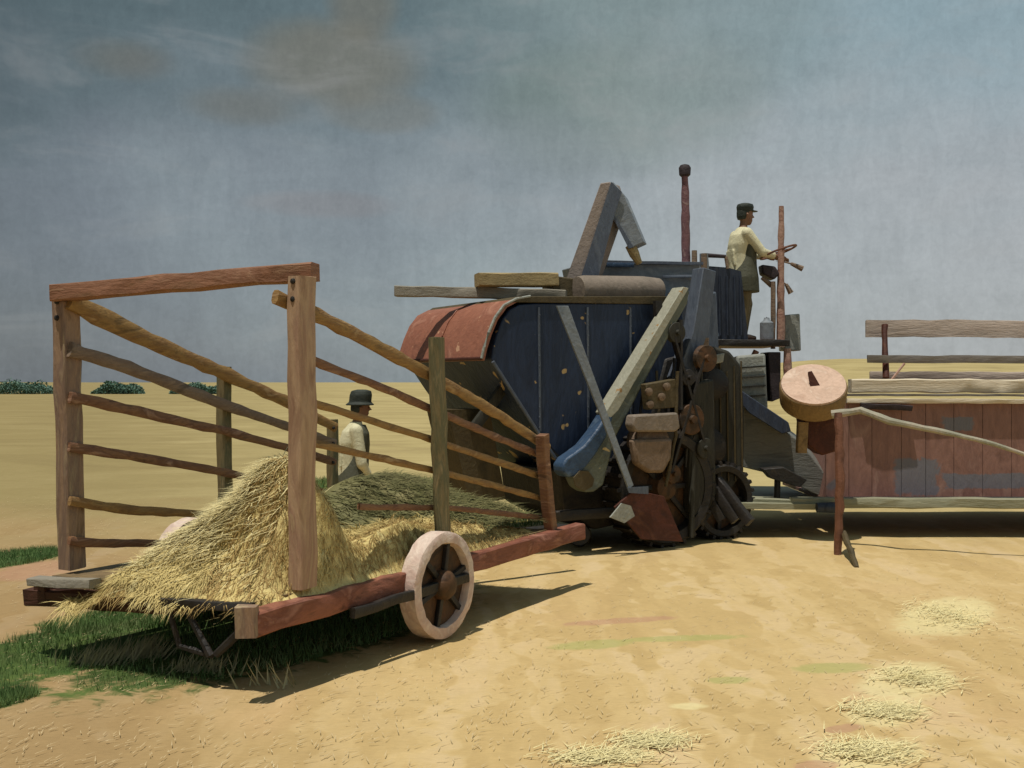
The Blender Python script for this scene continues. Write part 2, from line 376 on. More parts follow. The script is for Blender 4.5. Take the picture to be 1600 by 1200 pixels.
green = k.ramp(k.noise(pos, 3, 4, .6, .8), [(.3, rgba((44, 66, 30))), (.5, rgba((58, 84, 38))), (.7, rgba((80, 104, 50)))])
olive = k.ramp(k.noise(pos, 2, 4, .6, .8), [(.3, rgba((84, 78, 34))), (.5, rgba((104, 96, 44))), (.7, rgba((128, 116, 60)))])
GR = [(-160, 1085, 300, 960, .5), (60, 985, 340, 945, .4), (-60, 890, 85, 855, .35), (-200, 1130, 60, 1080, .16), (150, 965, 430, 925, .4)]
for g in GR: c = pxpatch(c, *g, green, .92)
c = patch(c, -1.45, 7.45, 1.8, .72, math.atan2(.86, .51), green, .92)      # grass strip extended under the wagon, painting the shadow there darker
OL = [(470, 752, 700, 765, 1.3), (480, 800, 860, 815, 1.1), (330, 835, 560, 800, 1.0)]
for g in OL: c = pxpatch(c, *g, olive, .9)
pale = rgba((212, 200, 150))
for g in [(1440, 985, 1510, 935, .24), (1385, 1085, 1450, 1040, .2), (1350, 1125, 1420, 1095, .14), (1300, 1190, 1410, 1160, .15), (980, 1160, 1060, 1150, .07), (880, 1185, 1010, 1175, .08), (1050, 1100, 1100, 1100, .05)]:
    c = pxpatch(c, *g, pale, .6, 2.0)
gp = rgba((158, 156, 96))
for g in [(870, 1008, 980, 1002, .1), (980, 1000, 1150, 995, .07), (1110, 1062, 1170, 1060, .06), (1250, 1045, 1350, 1040, .09)]:
    c = pxpatch(c, *g, gp, .7, 1.9)
for g in [(880, 975, 1050, 965, .08), (1295, 1140, 1340, 1130, .05), (1240, 1195, 1310, 1190, .06), (20, 905, 90, 875, .3)]:
    c = pxpatch(c, *g, rgba((168, 128, 104)), .6, 1.6)
hs = k.n('ShaderNodeHueSaturation'); k.l(c, hs.inputs['Color'])
n4 = k.noise(k.mapping(pos, (1, 3, 1), rot=(0, 0, .5)), 22, 4, .65, .6)
vv = k.math('ADD', k.math('MULTIPLY', k.math('SUBTRACT', n3, .5), .22), k.math('MULTIPLY', k.math('SUBTRACT', n4, .5), .30))
k.l(k.math('ADD', vv, 1.0), hs.inputs['Value'])
k.l(hs.outputs[0], b.inputs['Base Color']); b.inputs['Roughness'].default_value = .9; b.inputs['Specular IOR Level'].default_value = .1
bp = k.n('ShaderNodeBump'); bp.inputs['Strength'].default_value = .25; bp.inputs['Distance'].default_value = .02
k.l(k.math('ADD', k.math('ADD', n3, k.math('MULTIPLY', n4, .6)), k.math('MULTIPLY', dab, .5)), bp.inputs['Height']); k.l(bp.outputs[0], b.inputs['Normal'])
me.materials.append(m)

# ------------------------------------------------------------------ straw wagon
RP = Plane((-1.186, 6.11), (.594, 1.0))          # right side of the wagon
LP = Plane((-2.75, 6.74), (.594, 1.0))           # left side
R0, L0 = RP.pt(0, 0), LP.pt(0, 0)
BEDZ = .50
wag = thing('straw_wagon', 'wooden rack wagon with a tall goalpost frame at its near end, heaped with straw', 'wagon', (-1.3, 7.6, 0))
def side_z(pl, px, py): return pl(px, py)
post_r = MB().beam(RP(474, 918), RP(471, 432), .10, .14, up=V((RP.d.x, RP.d.y, 0)), wob=.006).build('post', 'postrear', wag)
post_l = MB().beam(LP(112, 888), LP(103, 470), .11, .13, up=V((LP.d.x, LP.d.y, 0)), wob=.006).build('post', 'post', wag)
a, b_ = LP(88, 458), RP(492, 425); ext = (b_-a).normalized()
MB().beam(a, b_, .12, .10, wob=.006).build('top_beam', 'beam', wag)
MB().beam(LP(352, 850), LP(350, 572), .07, .09, up=V((LP.d.x, LP.d.y, 0)), wob=.006).build('post', 'postgreen', wag)
MB().beam(LP(520, 812), LP(520, 655), .07, .07, up=V((LP.d.x, LP.d.y, 0)), wob=.006).build('post', 'postgreen', wag)
MB().beam(RP(692, 868), RP(682, 528), .08, .085, up=V((RP.d.x, RP.d.y, 0)), wob=.007).build('post', 'postgreen', wag)
MB().beam(RP(860, 826), RP(846, 680), .08, .09, up=V((RP.d.x, RP.d.y, 0)), wob=.006).build('post', 'railred', wag)
def rail(pl, pts, r0, r1, mt, off=0.0):
    P = [pl(x, y, off) for x, y in pts]; n = len(P)
    if n > 4: P = P[:1]+[(P[i-1]+P[i]*2+P[i+1])/4 for i in range(1, n-1)]+P[-1:]
    rr = [r0+(r1-r0)*i/(n-1) for i in range(n)]
    ra = MB().tube(P, rr, 8, wob=.003, asp=.6, flat=.7).build('rail', mt, wag)
    MB().lathe(P[-1]+pl.n*(rr[-1]*.5)-V((pl.d.x, pl.d.y, 0))*.05, pl.n, [(0, .014), (.012, .012), (.016, .004)], 8).build('bolt', 'iron', ra)
rail(LP, [(108, 470), (190, 512), (270, 551), (345, 580), (445, 624), (524, 668)], .062, .038, 'rail', .07)
rail(LP, [(108, 546), (200, 572), (280, 604), (350, 637), (445, 662), (524, 692)], .045, .032, 'railgrey', .07)
rail(LP, [(108, 620), (165, 628), (245, 655), (350, 668), (445, 700), (524, 722)], .036, .03, 'railred', .07)
rail(LP, [(108, 698), (200, 712), (290, 724), (375, 745), (524, 772)], .033, .026, 'railred', .07)
rail(LP, [(108, 783), (200, 797), (310, 803), (420, 800)], .034, .026, 'rail', .07)
rail(LP, [(108, 845), (165, 852), (190, 845), (240, 852), (330, 850)], .03, .022, 'railred', .07)
rail(RP, [(430, 464), (492, 490), (560, 524), (640, 570), (700, 601), (780, 645), (856, 700)], .042, .038, 'rail', -.08)
rail(RP, [(470, 556), (590, 600), (690, 646), (770, 682), (856, 716)], .026, .028, 'railred', -.08)
rail(RP, [(470, 624), (600, 664), (690, 690), (740, 710), (856, 748)], .022, .026, 'rail', -.08)
rail(RP, [(470, 688), (560, 708), (690, 738), (760, 754), (856, 782)], .022, .024, 'rail', -.08)
rail(RP, [(560, 792), (700, 793), (856, 810)], .02, .022, 'railred', -.08)
for q, pl_ in ((RP(473, 455), RP), (LP(106, 485), LP)):
    for dz_ in (-.05, .05): MB().lathe(q+V((0, 0, dz_))-V((pl_.d.x, pl_.d.y, 0))*.075, -V((pl_.d.x, pl_.d.y, 0)), [(0, .018), (.012, .016), (.018, .005)], 8).build('bolt', 'iron', wag)
# bed, sills
def W3(u, v, z):                        # u along the wagon, v from left to right (0..1), z up
    p = LP.pt(u, z).lerp(RP.pt(u, z), v); return p
WL = 2.9
planks = MB()
for i in range(9):
    v0, v1 = i/9+.004, (i+1)/9-.004; dz = random.uniform(-.006, .006)
    planks.prism([W3(-.12, v0, BEDZ-.03+dz), W3(-.12, v1, BEDZ-.03+dz), W3(WL, v1, BEDZ-.03+dz), W3(WL, v0, BEDZ-.03+dz)], V((0, 0, .028)))
planks.build('bed', 'bed', wag)
MB().beam(W3(-.42, 1.02, .40), W3(3.35, 1.02, .435), .10, .13, wob=.007).build('side_sill', 'sill', wag)
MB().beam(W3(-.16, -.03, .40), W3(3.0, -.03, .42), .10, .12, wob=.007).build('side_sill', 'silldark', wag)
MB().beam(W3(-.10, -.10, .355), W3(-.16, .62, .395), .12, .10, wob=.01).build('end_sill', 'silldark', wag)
MB().beam(W3(-.20, -.03, .475), W3(-.20, .26, .485), .10, .05, wob=.006).build('step_board', 'greyboard', wag)
MB().beam(W3(-.28, .60, .44), W3(-.30, .96, .46), .06, .05, wob=.005).build('end_bar', 'iron', wag)
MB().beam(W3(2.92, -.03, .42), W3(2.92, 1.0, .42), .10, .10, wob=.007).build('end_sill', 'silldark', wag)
br = MB(); br.tube([W3(-.28, .68, .43), W3(-.30, .80, .17)], .022, 6, wob=.003); br.tube([W3(-.30, .82, .18), W3(-.28, .97, .42)], .022, 6, wob=.003)
br.tube([W3(-.29, .62, .43), W3(-.28, .66, .20), W3(-.29, .80, .17)], .018, 6, wob=.003)
br.build('hitch_bracket', 'iron', wag)
MB().beam(W3(-.46, 1.02, .50), W3(-.46, 1.02, .34), .11, .09, wob=.004).build('end_block', 'post', wag)
# axle and wheels
AU, WR = 1.2, .35
def wagon_wheel(v, sgn):
    c = W3(AU, v, WR); ax = V((RP.n.x, RP.n.y, 0))*sgn
    w = MB().ring(c, ax, [(-.06, WR*.985), (.055, WR*.985), (.065, WR*.93), (.062, WR*.79), (.03, WR*.76), (-.03, WR*.76), (-.06, WR*.82)], 40)
    for v_ in w.bm.verts: v_.co += jit(.004)
    w = w.build('wheel', 'wheelpale', wag)
    h = MB(); h.lathe(c, ax, [(-.09, .05), (.0, .10), (.07, .095), (.10, .07), (.11, .03)], 20); h.build('hub', 'wheelhub', w)
    d = MB(); d.lathe(c, ax, [(-.012, WR*.77), (.012, WR*.77)], 32)
    d.build('web', 'wheelhub', w)
    sp_ = MB()
    for i in range(6):
        an = i*math.pi/3+.3; u = V((RP.d.x, RP.d.y, 0)); dr = u*math.cos(an)+V((0, 0, 1))*math.sin(an)
        sp_.beam(c+ax*.03+dr*.07, c+ax*.028+dr*WR*.78, .035, .03, up=ax, wob=.002)
    sp_.build('spokes', 'iron', w)
    MB().tube([W3(AU, .5, WR), c-ax*.02], .03, 8).build('axle', 'iron', wag)
wagon_wheel(1.06, 1); wagon_wheel(-.10, -1)
MB().beam(W3(AU+.25, 1.09, .36), W3(AU-.9, 1.07, .33), .04, .06, wob=.005).build('spring', 'iron', wag)
MB().tube([W3(2.9, .5, .40), W3(3.9, .8, .38)], .035, 8, wob=.004).build('drawbar', 'iron', wag)

# straw on the wagon
def hump(u, v, cu, cv, su, sv): return math.exp(-((u-cu)/su)**2-((v-cv)/sv)**2)
def strawz(u, v):
    z = .70*math.exp(-((abs(u-.24)/.31)**2.6)-(abs(v-.82)/.17)**2.3)+.27*hump(u, v, .20, .56, .28, .14)+.11*hump(u, v, .12, .40, .28, .18)
    z += .05*hump(u, v, .0, .25, .25, .25) + .20*hump(u, v, 1.05, .97, .45, .35) + .13*hump(u, v, 1.7, .8, .8, .5) + .06*hump(u, v, 2.2, .5, .6, .5)
    z += .07*noise.noise(V((u*3, v*6, 0)))*min(1, z*4)+.045*noise.noise(V((u*4+z*2, v*13, 2)))*min(1, z*5)+.02*noise.noise(V((u*12, v*22, 5)))+.012
    z -= .12*max(0, min(1, (.36-v)/.12))
    if v > .93: z *= max(0, (1.02-v)/.09)
    return z-.035
heap = bmesh.new(); NU, NV = 90, 60; g = []
def heapP(u, v):
    z = strawz(u, v)
    if u < -.2: z = z-(-.2-u)*(.45+.5*noise.noise(V((v*4, 1, 2))))
    return W3(u, v, BEDZ+z)
for i in range(NU+1):
    row = []
    for j in range(NV+1):
        u, v = -.30+(WL+.26)*i/NU, .13+.89*j/NV
        row.append(heap.verts.new(heapP(u, v)+jit(.003)))
    g.append(row)
for i in range(NU):
    for j in range(NV): heap.faces.new((g[i][j], g[i][j+1], g[i+1][j+1], g[i+1][j]))
hb = MB(); hb.bm.free(); hb.bm = heap
pile = tag(hb.build('straw_pile', 'straw'), 'golden heap of loose straw spilling over the rear of the wooden wagon bed', 'straw')
def strands(n, fn, L, w, name, mt, parent):
    s = MB()
    for _ in range(n):
        p, nrm, flow = fn()
        d = (flow+jit(.75)); d = (d-nrm*d.dot(nrm)*.9).normalized(); L_ = L*random.uniform(.5, 1.4)
        a = p+nrm*random.uniform(-.005, .008); e = a+d*L_+nrm*random.uniform(-.02, .012)
        side = d.cross(nrm); side = side.normalized() if side.length > .01 else V((1, 0, 0))
        mid = (a+e)/2+nrm*.006+jit(.008)
        v1, v2, v3, v4, v5 = [s.bm.verts.new(q) for q in (a-side*w, a+side*w, mid+side*w, mid-side*w, e)]
        s.face([v1, v2, v3, v4]); s.face([v4, v3, v5])
    return s.build(name, mt, parent, smooth=False, recalc=False)
def heapfn(umax, dark):
    def fn():
        while True:
            u, v = random.uniform(-.29, umax), random.uniform(.15, .99)
            z = strawz(u, v)
            if random.random() > .35+z*2.2+(.5 if v > .8 or u < .12 else 0): continue
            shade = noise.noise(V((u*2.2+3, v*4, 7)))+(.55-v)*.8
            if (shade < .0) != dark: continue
            p = heapP(u, v); e = .03
            a = heapP(u+e, v)-p; b2 = heapP(u, v+e)-p; n = b2.cross(a).normalized()
            if n.z < 0: n = -n
            dn = V((0, 0, -1))-n*(-n.z); fl = dn*1.2+V((-.25, -.2, 0))
            return p, n, fl
    return fn
strands(11000, heapfn(2.7, False), .12, .0022, 'straw_stalks', 'straw', pile)
strands(9000, heapfn(2.7, True), .12, .0022, 'dark_straw_stalks', 'strawdark', pile)  # darker stalks, more of them towards the right of the heap
def crest():
    v = min(.90, random.gauss(.62, .17)); u = random.gauss(.20, .13); p = heapP(u, v)
    return p, V((-.2, -.2, 1)).normalized(), V((-.7, .1, -.3))
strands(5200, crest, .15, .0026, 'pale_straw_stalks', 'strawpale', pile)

# olive hay heaped in the front half of the wagon
def hayz(u, v):
    return .47*hump(u, v, 2.15, .36, .75, .34)+.18*hump(u, v, 2.6, .8, .5, .35)+.06*noise.noise(V((u*3, v*5, 11)))+.02*noise.noise(V((u*12, v*18, 1)))-.04
hb = MB(); g = []
for i in range(61):
    g.append([hb.bm.verts.new(W3(1.05+1.87*i/60, .0+.95*j/40, BEDZ+hayz(1.05+1.87*i/60, .95*j/40))+jit(.004)) for j in range(41)])
for i in range(60):
    for j in range(40): hb.face([g[i][j], g[i][j+1], g[i+1][j+1], g[i+1][j]])
M['hay'] = mat('olive_hay', [(88, 84, 42), (112, 106, 56), (98, 96, 46), (136, 126, 74)], 3, bump=.6)
hay = tag(hb.build('hay_heap', 'hay'), 'low olive green hay heap in the front half of the wooden wagon', 'hay')
def hayfn():
    while True:
        u, v = random.uniform(1.1, 2.88), random.uniform(.02, .93)
        if hayz(u, v) > .02: break
    p = W3(u, v, BEDZ+hayz(u, v)); return p, V((0, -.2, 1)).normalized(), V((.8, .1, -.2))
strands(7000, hayfn, .14, .003, 'hay_stalks', 'hay', hay)

# ------------------------------------------------------------------ combine harvester
SP = Plane((-.21, 10.2), (.873, .487))
IN = -SP.n                                      # inwards, across the machine
comb = thing('combine_harvester', 'old blue combine harvester with red rear hood and long red cutting header', 'combine harvester', (1.2, 11.6, 0))
FW = 1.98
arc = [(828, 463), (806, 467), (787, 477), (773, 496), (763, 520), (756, 542), (752, 560)]
body = MB()
prof = [(836, 474), (812, 476), (797, 484), (785, 500), (776, 524), (770, 545), (768, 562), (800, 612), (830, 656), (856, 694), (876, 716), (905, 742), (1000, 742), (1045, 690), (1062, 640), (1070, 560), (1066, 474)]
body.prism([SP(x, y) for x, y in prof], IN*FW)
bo = body.build('body', 'blue', comb, bevel=.012)
# panel seams and rivets on the body side
for x, y0, y1 in [(842, 480, 674), (918, 480, 738), (985, 482, 740)]:
    q = MB().beam(SP(x, y0, .006), SP(x+2, y1, .006), .022, .012, up=SP.n, wob=.001)
    for y in range(y0+12, y1, 16): q.lathe(SP(x+1, y, .008), SP.n, [(0, .009), (.008, .007)], 8)
    q.build('seam_strip', 'slate', bo)
top = MB().prism([SP(800, 472, .015), SP(812, 463, .015), SP(1068, 463, .015), SP(1068, 476, .015)], IN*(FW-.02)).build('roof_edge', 'umber', comb, bevel=.006)
hood = MB()
outer = [SP(x, y) for x, y in arc]
inner = [p+(V((SP.d.x, SP.d.y, 0))*.035+V((0, 0, -.02))) for p in outer]
hood.prism(outer+inner[::-1], IN*FW)
hood = hood.build('rear_hood', 'hood', comb)
rimm = MB(); rimm.tube([p+SP.n*.006 for p in outer], .014, 8).build('rim_strip', 'palegrey', hood)
for fr in (.5,):
    q = [p+IN*FW*fr+V((-.004, -.002, .003)) for p in outer]
    MB().tube(q, .008, 6).build('hood_rib', 'hood', hood)
MB().tube([outer[-1]+V((0, 0, .0)), outer[-1]+IN*FW], .018, 8).build('hood_edge', 'darkred', hood)
# straw walker racks hanging out below the hood
rk = MB()
for i in range(6):
    q = SP(790, 600, -.18-.24*i); rk.beam(q, q+V((-.30, -.17, -.42)), .05, .10, wob=.004)
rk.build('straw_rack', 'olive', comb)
MB().tube([SP(770, 565, .02), SP(850, 690, .02), SP(868, 716, .02)], .018, 6).build('belly_edge', 'slate', comb)
cv = MB(); cv.prism([SP(700, 640, -.5), SP(765, 640, -.5), SP(790, 780, -.5), SP(735, 790, -.5)], IN*.5).build('straw_apron', 'umber', comb)

# roof load
MB().beam(at(618, 455, 11.3), at(885, 461, 10.95), .12, .11, wob=.005).build('roof_plank', 'greyboard', comb)
MB().beam(at(745, 438, 11.0), at(868, 438, 11.2), .25, .135, wob=.006).build('roof_box', 'ochreboard', comb)
MB().prism([at(862, 430, 11.1), at(904, 436, 11.1), at(906, 476, 11.1), at(866, 468, 11.1)], V((-.1, .35, 0))).build('gear_cover', 'umber', comb, bevel=.01)
MB().lathe(at(900, 453, 11.05), at(1050, 455, 11.8)-at(900, 453, 11.05), [(-.0, .05), (.01, .135), (.1, .15), (.9, .155), (1.1, .14), (1.12, .05)], 20).build('roof_cylinder', 'pinkgrey', comb)
# grain tank
gt = MB(); gt.prism([at(925, 408, 12.2), at(1095, 411, 12.2), at(1090, 480, 12.2), at(940, 480, 12.2)], V((-.3, .95, 0)))
gt = gt.build('grain_tank', 'bluegrey', comb, bevel=.015)
MB().beam(at(921, 409, 12.17), at(1098, 412, 12.17), .05, .035, wob=.002).build('tank_rim', 'slate', gt)
MB().beam(at(1035, 432, 12.15), at(1098, 432, 12.15), .04, .03, wob=.002).build('tank_rib', 'slate', gt)
MB().beam(at(948, 414, 12.14), at(990, 414, 12.14), .02, .05, wob=.002).build('tank_stripe', 'bluebright', gt)
# unloading spout: inverted V of box duct
Ys = 11.6
d1 = MB().prism([at(884, 436, Ys), at(921, 440, Ys), at(964, 318, Ys), at(953, 284, Ys), at(938, 286, Ys)], V((.13, .24, 0)))
d1 = d1.build('unloading_duct', 'taupe', comb, bevel=.008)
MB().prism([at(906, 438, Ys-.015), at(934, 436, Ys-.015), at(962, 330, Ys-.015), at(972, 300, Ys-.015), at(955, 284, Ys-.015)], V((.0, .012, 0))).build('duct_side_plate', 'slate', d1)
d2 = MB().prism([at(957, 283, Ys+.02), at(976, 306, Ys+.02), at(1006, 378, Ys+.02), at(984, 388, Ys+.02), at(962, 350, Ys+.02), at(946, 318, Ys+.02)], V((.06, .22, 0)))
d2 = d2.build('unloading_spout', 'bluegrey', comb, bevel=.008)
MB().prism([at(948, 322, Ys-.0), at(956, 330, Ys-.0), at(990, 386, Ys-.0), at(982, 388, Ys-.0), at(964, 352, Ys-.0)], V((.05, .2, 0))).build('spout_lip', 'slate', d2)
MB().tube([at(985, 383, Ys+.1), at(992, 396, Ys+.08), at(1000, 412, Ys+.1)], [.06, .055, .035], 9, wob=.006).build('spout_sleeve', 'ochreboard', comb)
# exhaust
ex = MB().tube([at(1070, 275, 12.4), at(1071, 340, 12.4), at(1072, 415, 12.4)], [.038, .05, .055], 12, wob=.003).build('exhaust_pipe', 'purple', comb)
MB().lathe(at(1070, 276, 12.4), V((0, 0, 1)), [(0, .045), (.02, .065), (.1, .07), (.13, .05), (.14, .02)], 14).build('pipe_cap', 'pipecap', ex)
for x, y0, y1 in ((1085, 391, 415), (1100, 396, 440)): MB().tube([at(x, y0, 12.3), at(x, y1, 12.3)], .032, 8, wob=.003).build('stub', 'railgrey', comb)

# main elevator, in front of the body side
def elev(off, depth, pts, name, mt, par, bev=.01):
    return MB().prism([SP(x, y, off) for x, y in pts], SP.n*depth).build(name, mt, par, bevel=bev)
EV = elev(.12, .17, [(1052, 452), (1062, 456), (1058, 476), (1002, 578), (946, 684), (934, 732), (928, 756), (914, 766), (900, 767), (888, 759), (882, 746), (884, 728)], 'elevator', 'elev', comb, .02)
elev(.115, .182, [(1050, 450), (1059, 452), (950, 640), (936, 654), (930, 644)], 'elevator_lit_face', 'cream', EV, .006)  # pale strip painted in for the sunlit top face of the elevator
elev(.112, .186, [(932, 646), (942, 650), (930, 684), (914, 710), (898, 730), (884, 742), (872, 744), (864, 737), (863, 725), (870, 714), (882, 706), (898, 694), (914, 674)], 'elevator_boot', 'bluebright', EV, .02)
elev(.30, .012, [(905, 735), (918, 735), (928, 748), (925, 760), (912, 767), (898, 760), (895, 746)], 'boot_cap', 'umber', EV, .004)
elev(-.0, .18, [(1082, 420), (1102, 426), (1090, 520), (1058, 602), (1040, 590), (1066, 520)], 'return_elevator', 'slate', comb)
MB().prism([SP(1020, 470, .10), SP(1030, 470, .10), SP(1032, 520, .10), SP(1022, 525, .10)], SP.n*.05).build('bracket', 'iron', comb)
MB().prism([SP(868, 478, .42), SP(886, 478, .42), SP(988, 758, .44), SP(980, 764, .44), SP(935, 645, .44)], SP.n*.025).build('diagonal_brace', 'bluegrey', comb, bevel=.004)

# chassis and running gear in the machine's own shade
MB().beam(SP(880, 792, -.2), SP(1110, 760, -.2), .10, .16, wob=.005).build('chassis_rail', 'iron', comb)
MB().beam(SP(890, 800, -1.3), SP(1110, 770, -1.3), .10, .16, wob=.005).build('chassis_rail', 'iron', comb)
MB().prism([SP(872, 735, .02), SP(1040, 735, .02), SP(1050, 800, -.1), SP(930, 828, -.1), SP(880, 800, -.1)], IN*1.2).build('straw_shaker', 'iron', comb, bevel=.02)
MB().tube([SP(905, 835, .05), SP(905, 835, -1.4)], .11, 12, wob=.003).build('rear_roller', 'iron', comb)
MB().beam(SP(868, 806, .05), SP(960, 800, .2), .08, .10, wob=.004).build('tow_beam', 'iron', comb)
def big_wheel(px, py, off, r, lab='drive_wheel'):
    c = SP(px, py, off); c.z = r; ax = SP.n
    w = MB().ring(c, ax, [(-.14, r*.97), (.14, r*.97), (.16, r*.92), (.15, r*.78), (-.15, r*.78), (-.16, r*.92)], 40)
    for i in range(26):
        an = 2*math.pi*i/26; u = V((SP.d.x, SP.d.y, 0)); dr = u*math.cos(an)+V((0, 0, 1))*math.sin(an); tn = -u*math.sin(an)+V((0, 0, 1))*math.cos(an)
        w.box(c+dr*r*.975, ax*.30, tn*.035, dr*.055)
    w = w.build(lab, 'iron', comb)
    MB().lathe(c, ax, [(-.05, r*.80), (.02, r*.80), (.03, r*.3), (.09, .13), (.13, .12), (.15, .06)], 28).build('rim', 'wheelhub', w)
    s_ = MB()
    for i in range(8):
        an = i*math.pi/4; u = V((SP.d.x, SP.d.y, 0)); dr = u*math.cos(an)+V((0, 0, 1))*math.sin(an)
        s_.beam(c+ax*.06+dr*.1, c+ax*.05+dr*r*.8, .05, .03, up=ax, wob=.002)
    s_.build('spokes', 'iron', w)
big_wheel(1030, 780, .12, .60); big_wheel(1030, 780, -1.9, .60)
# gearbox, pulleys, belts between elevator and wheel
pu = MB(); pu.lathe(SP(1012, 690, .28), SP.n*.9+V((0, 0, .25)), [(-.1, .10), (-.09, .19), (-.02, .205), (.02, .17), (.06, .20), (.10, .19), (.12, .05)], 26).build('pulley', 'pinkpulley', comb)
MB().prism([SP(978, 648, .34), SP(1046, 644, .34), SP(1050, 668, .34), SP(1042, 674, .34), SP(980, 674, .34), SP(975, 664, .34)], SP.n*.14).build('gear_housing', 'pinkgrey', comb, bevel=.02)
MB().prism([SP(980, 686, .36), SP(1042, 684, .36), SP(1040, 716, .36), SP(1028, 738, .36), SP(1006, 738, .36), SP(985, 724, .36)], SP.n*.1).build('gear_pan', 'pinkpulley', comb, bevel=.03)
MB().prism([SP(1000, 600, .3), SP(1046, 592, .3), SP(1050, 636, .3), SP(1004, 640, .3)], SP.n*.1).build('gear_cover', 'umber', comb, bevel=.01)
for x, y in ((1012, 612), (1032, 620), (1014, 632), (1040, 604)): MB().lathe(SP(x, y, .40), SP.n, [(0, .035), (.03, .04), (.04, .02)], 12).build('small_pulley', 'pinkpulley', comb)
MB().tube([SP(1058, 580, .40), SP(1056, 680, .40), SP(1040, 760, .40)], .018, 8, wob=.003).build('oil_pipe', 'umber', comb)
MB().prism([SP(958, 792, .42), SP(988, 765, .42), SP(1035, 775, .42), (SP(1065, 846, .42)), SP(1000, 842, .42)], SP.n*.03).build('skid_plate', 'darkred', comb, bevel=.005)
MB().prism([SP(952, 808, .47), SP(970, 786, .47), SP(984, 790, .47), SP(990, 806, .47), SP(974, 817, .47)], SP.n*.02).build('rag', 'palegrey', comb)
MB().prism([SP(979, 762, .47), SP(1012, 760, .47), SP(1012, 772, .47), SP(982, 770, .47)], SP.n*.012).build('number_plate', 'slate', comb)
MB().tube([SP(1080, 840, .3), SP(1085, 600, .2)], .03, 8, wob=.003).build('side_pipe', 'olive', comb)
big_wheel(1118, 800, -.05, .40, 'support_wheel')
MB().prism([SP(1040, 560, .02), SP(1100, 545, .02), SP(1100, 800, .02), SP(1020, 800, .02), SP(1000, 735, .02), SP(1020, 640, .02)], IN*1.6).build('drive_casing', 'iron', comb, bevel=.03)
MB().prism([SP(1068, 600, .14), SP(1104, 592, .14), SP(1108, 770, .14), SP(1090, 812, .14), SP(1066, 800, .14)], SP.n*.12).build('chain_guard', 'olive', comb, bevel=.02)
for pa, pb in (((1050, 520), (1098, 690)), ((1098, 560), (1046, 740)), ((1062, 500), (1062, 640))):
    MB().beam(SP(*pa, .28), SP(*pb, .28), .03, .07, up=SP.n, wob=.002).build('drive_belt', 'iron', comb)
for (x, y), r_ in (((1052, 520), .10), ((1098, 560), .13), ((1075, 655), .15), ((1046, 740), .09), ((1096, 700), .10), ((1070, 590), .08)):
    MB().lathe(SP(x, y, .24), SP.n, [(0, r_), (.01, r_*1.06), (.03, r_*.9), (.06, r_*1.06), (.07, r_), (.075, r_*.3), (.11, r_*.25)], 22).build('belt_pulley', random.choice(('iron', 'wheelhub', 'olive')), comb)
for i in range(7):
    x = 1012+i*14; MB().tube([SP(x, 560+(i % 3)*20, .2), SP(x+random.uniform(-12, 12), 640, .26), SP(x+random.uniform(-14, 14), 730, .2)], .014, 6, wob=.004).build('feed_pipe', random.choice(('iron', 'umber', 'olive')), comb)
for i in range(3): MB().beam(at(1092+i*14, 750, 11.3), at(1128+i*22, 812+i*2, 11.2-.1*i), .07, .10, wob=.006).build('crop_lifter', 'iron', comb)
# dark front casing
cas = MB(); P3 = Plane((1.75, 11.5), (1, .15))
cas.prism([P3(x, y) for x, y in [(1062, 545), (1112, 540), (1140, 548), (1158, 570), (1164, 640), (1163, 740), (1140, 764), (1100, 790), (1060, 800)]], V((-.15, .9, 0)))
cas.build('front_casing', 'olive', comb, bevel=.03)
for i in range(9):
    x = 1070+i*11; MB().tube([P3(x, 580-(i % 3)*8, .012), P3(x+2, 752, .012)], .009, 6).build('casing_rib', 'umber', comb)
MB().prism([P3(1080, 560, .03), P3(1130, 552, .03), P3(1128, 566, .03), P3(1082, 576, .03)], V((0, -.08, 0))).build('vent_hood', 'palegrey', comb, bevel=.01)
MB().prism([P3(1068, 530, .03), P3(1105, 528, .03), P3(1104, 546, .03), P3(1070, 548, .03)], V((0, -.12, 0))).build('oil_box', 'railgrey', comb, bevel=.01)
MB().lathe(P3(1112, 600, .02), P3.n, [(0, .16), (.05, .17), (.08, .14), (.1, .05)], 24).build('belt_wheel', 'iron', comb)
MB().lathe(P3(1100, 700, .02), P3.n, [(0, .22), (.05, .23), (.08, .2), (.1, .05)], 24).build('belt_wheel', 'iron', comb)

MB().prism([SP(1060, 470, -.15), SP(1120, 455, -.15), SP(1125, 560, -.15), SP(1060, 570, -.15)], IN*1.2).build('drive_casing', 'slate', comb, bevel=.02)
# driver's platform
HX0, HX1 = 1290, 1900; HY = 11.9
PY = 12.5; PZ = at(0, 532, PY).z
fl = MB().prism([V((2.05, PY, PZ-.06)), V((3.16, PY, PZ-.06)), V((3.16, PY+1.2, PZ-.06)), V((2.05, PY+1.2, PZ-.06))], V((0, 0, .06))).build('platform_floor', 'redbrown', comb, bevel=.006)
MB().beam(V((2.0, PY-.03, PZ-.02)), V((3.18, PY-.03, PZ-.03)), .05, .075, wob=.003).build('platform_edge', 'iron', fl)
MB().prism([V((2.0, PY+.02, PZ)), V((2.72, PY+.02, PZ)), at(1158, 424, PY), at(1138, 418, PY), at(1097, 415, PY)], V((0, .03, 0))).build('platform_side_panel', 'panelblue', comb)
for x in (1112, 1124, 1136, 1148, 1157): MB().tube([at(x, 432, PY), at(x+1, 524, PY)], .014, 6, wob=.002).build('panel_rib', 'panelblue', comb)
MB().tube([at(1100, 396, PY-.03), at(1103, 470, PY-.03), at(1105, 528, PY-.03)], .05, 10, wob=.003, asp=.8).build('rail_post', 'bluegrey', comb)
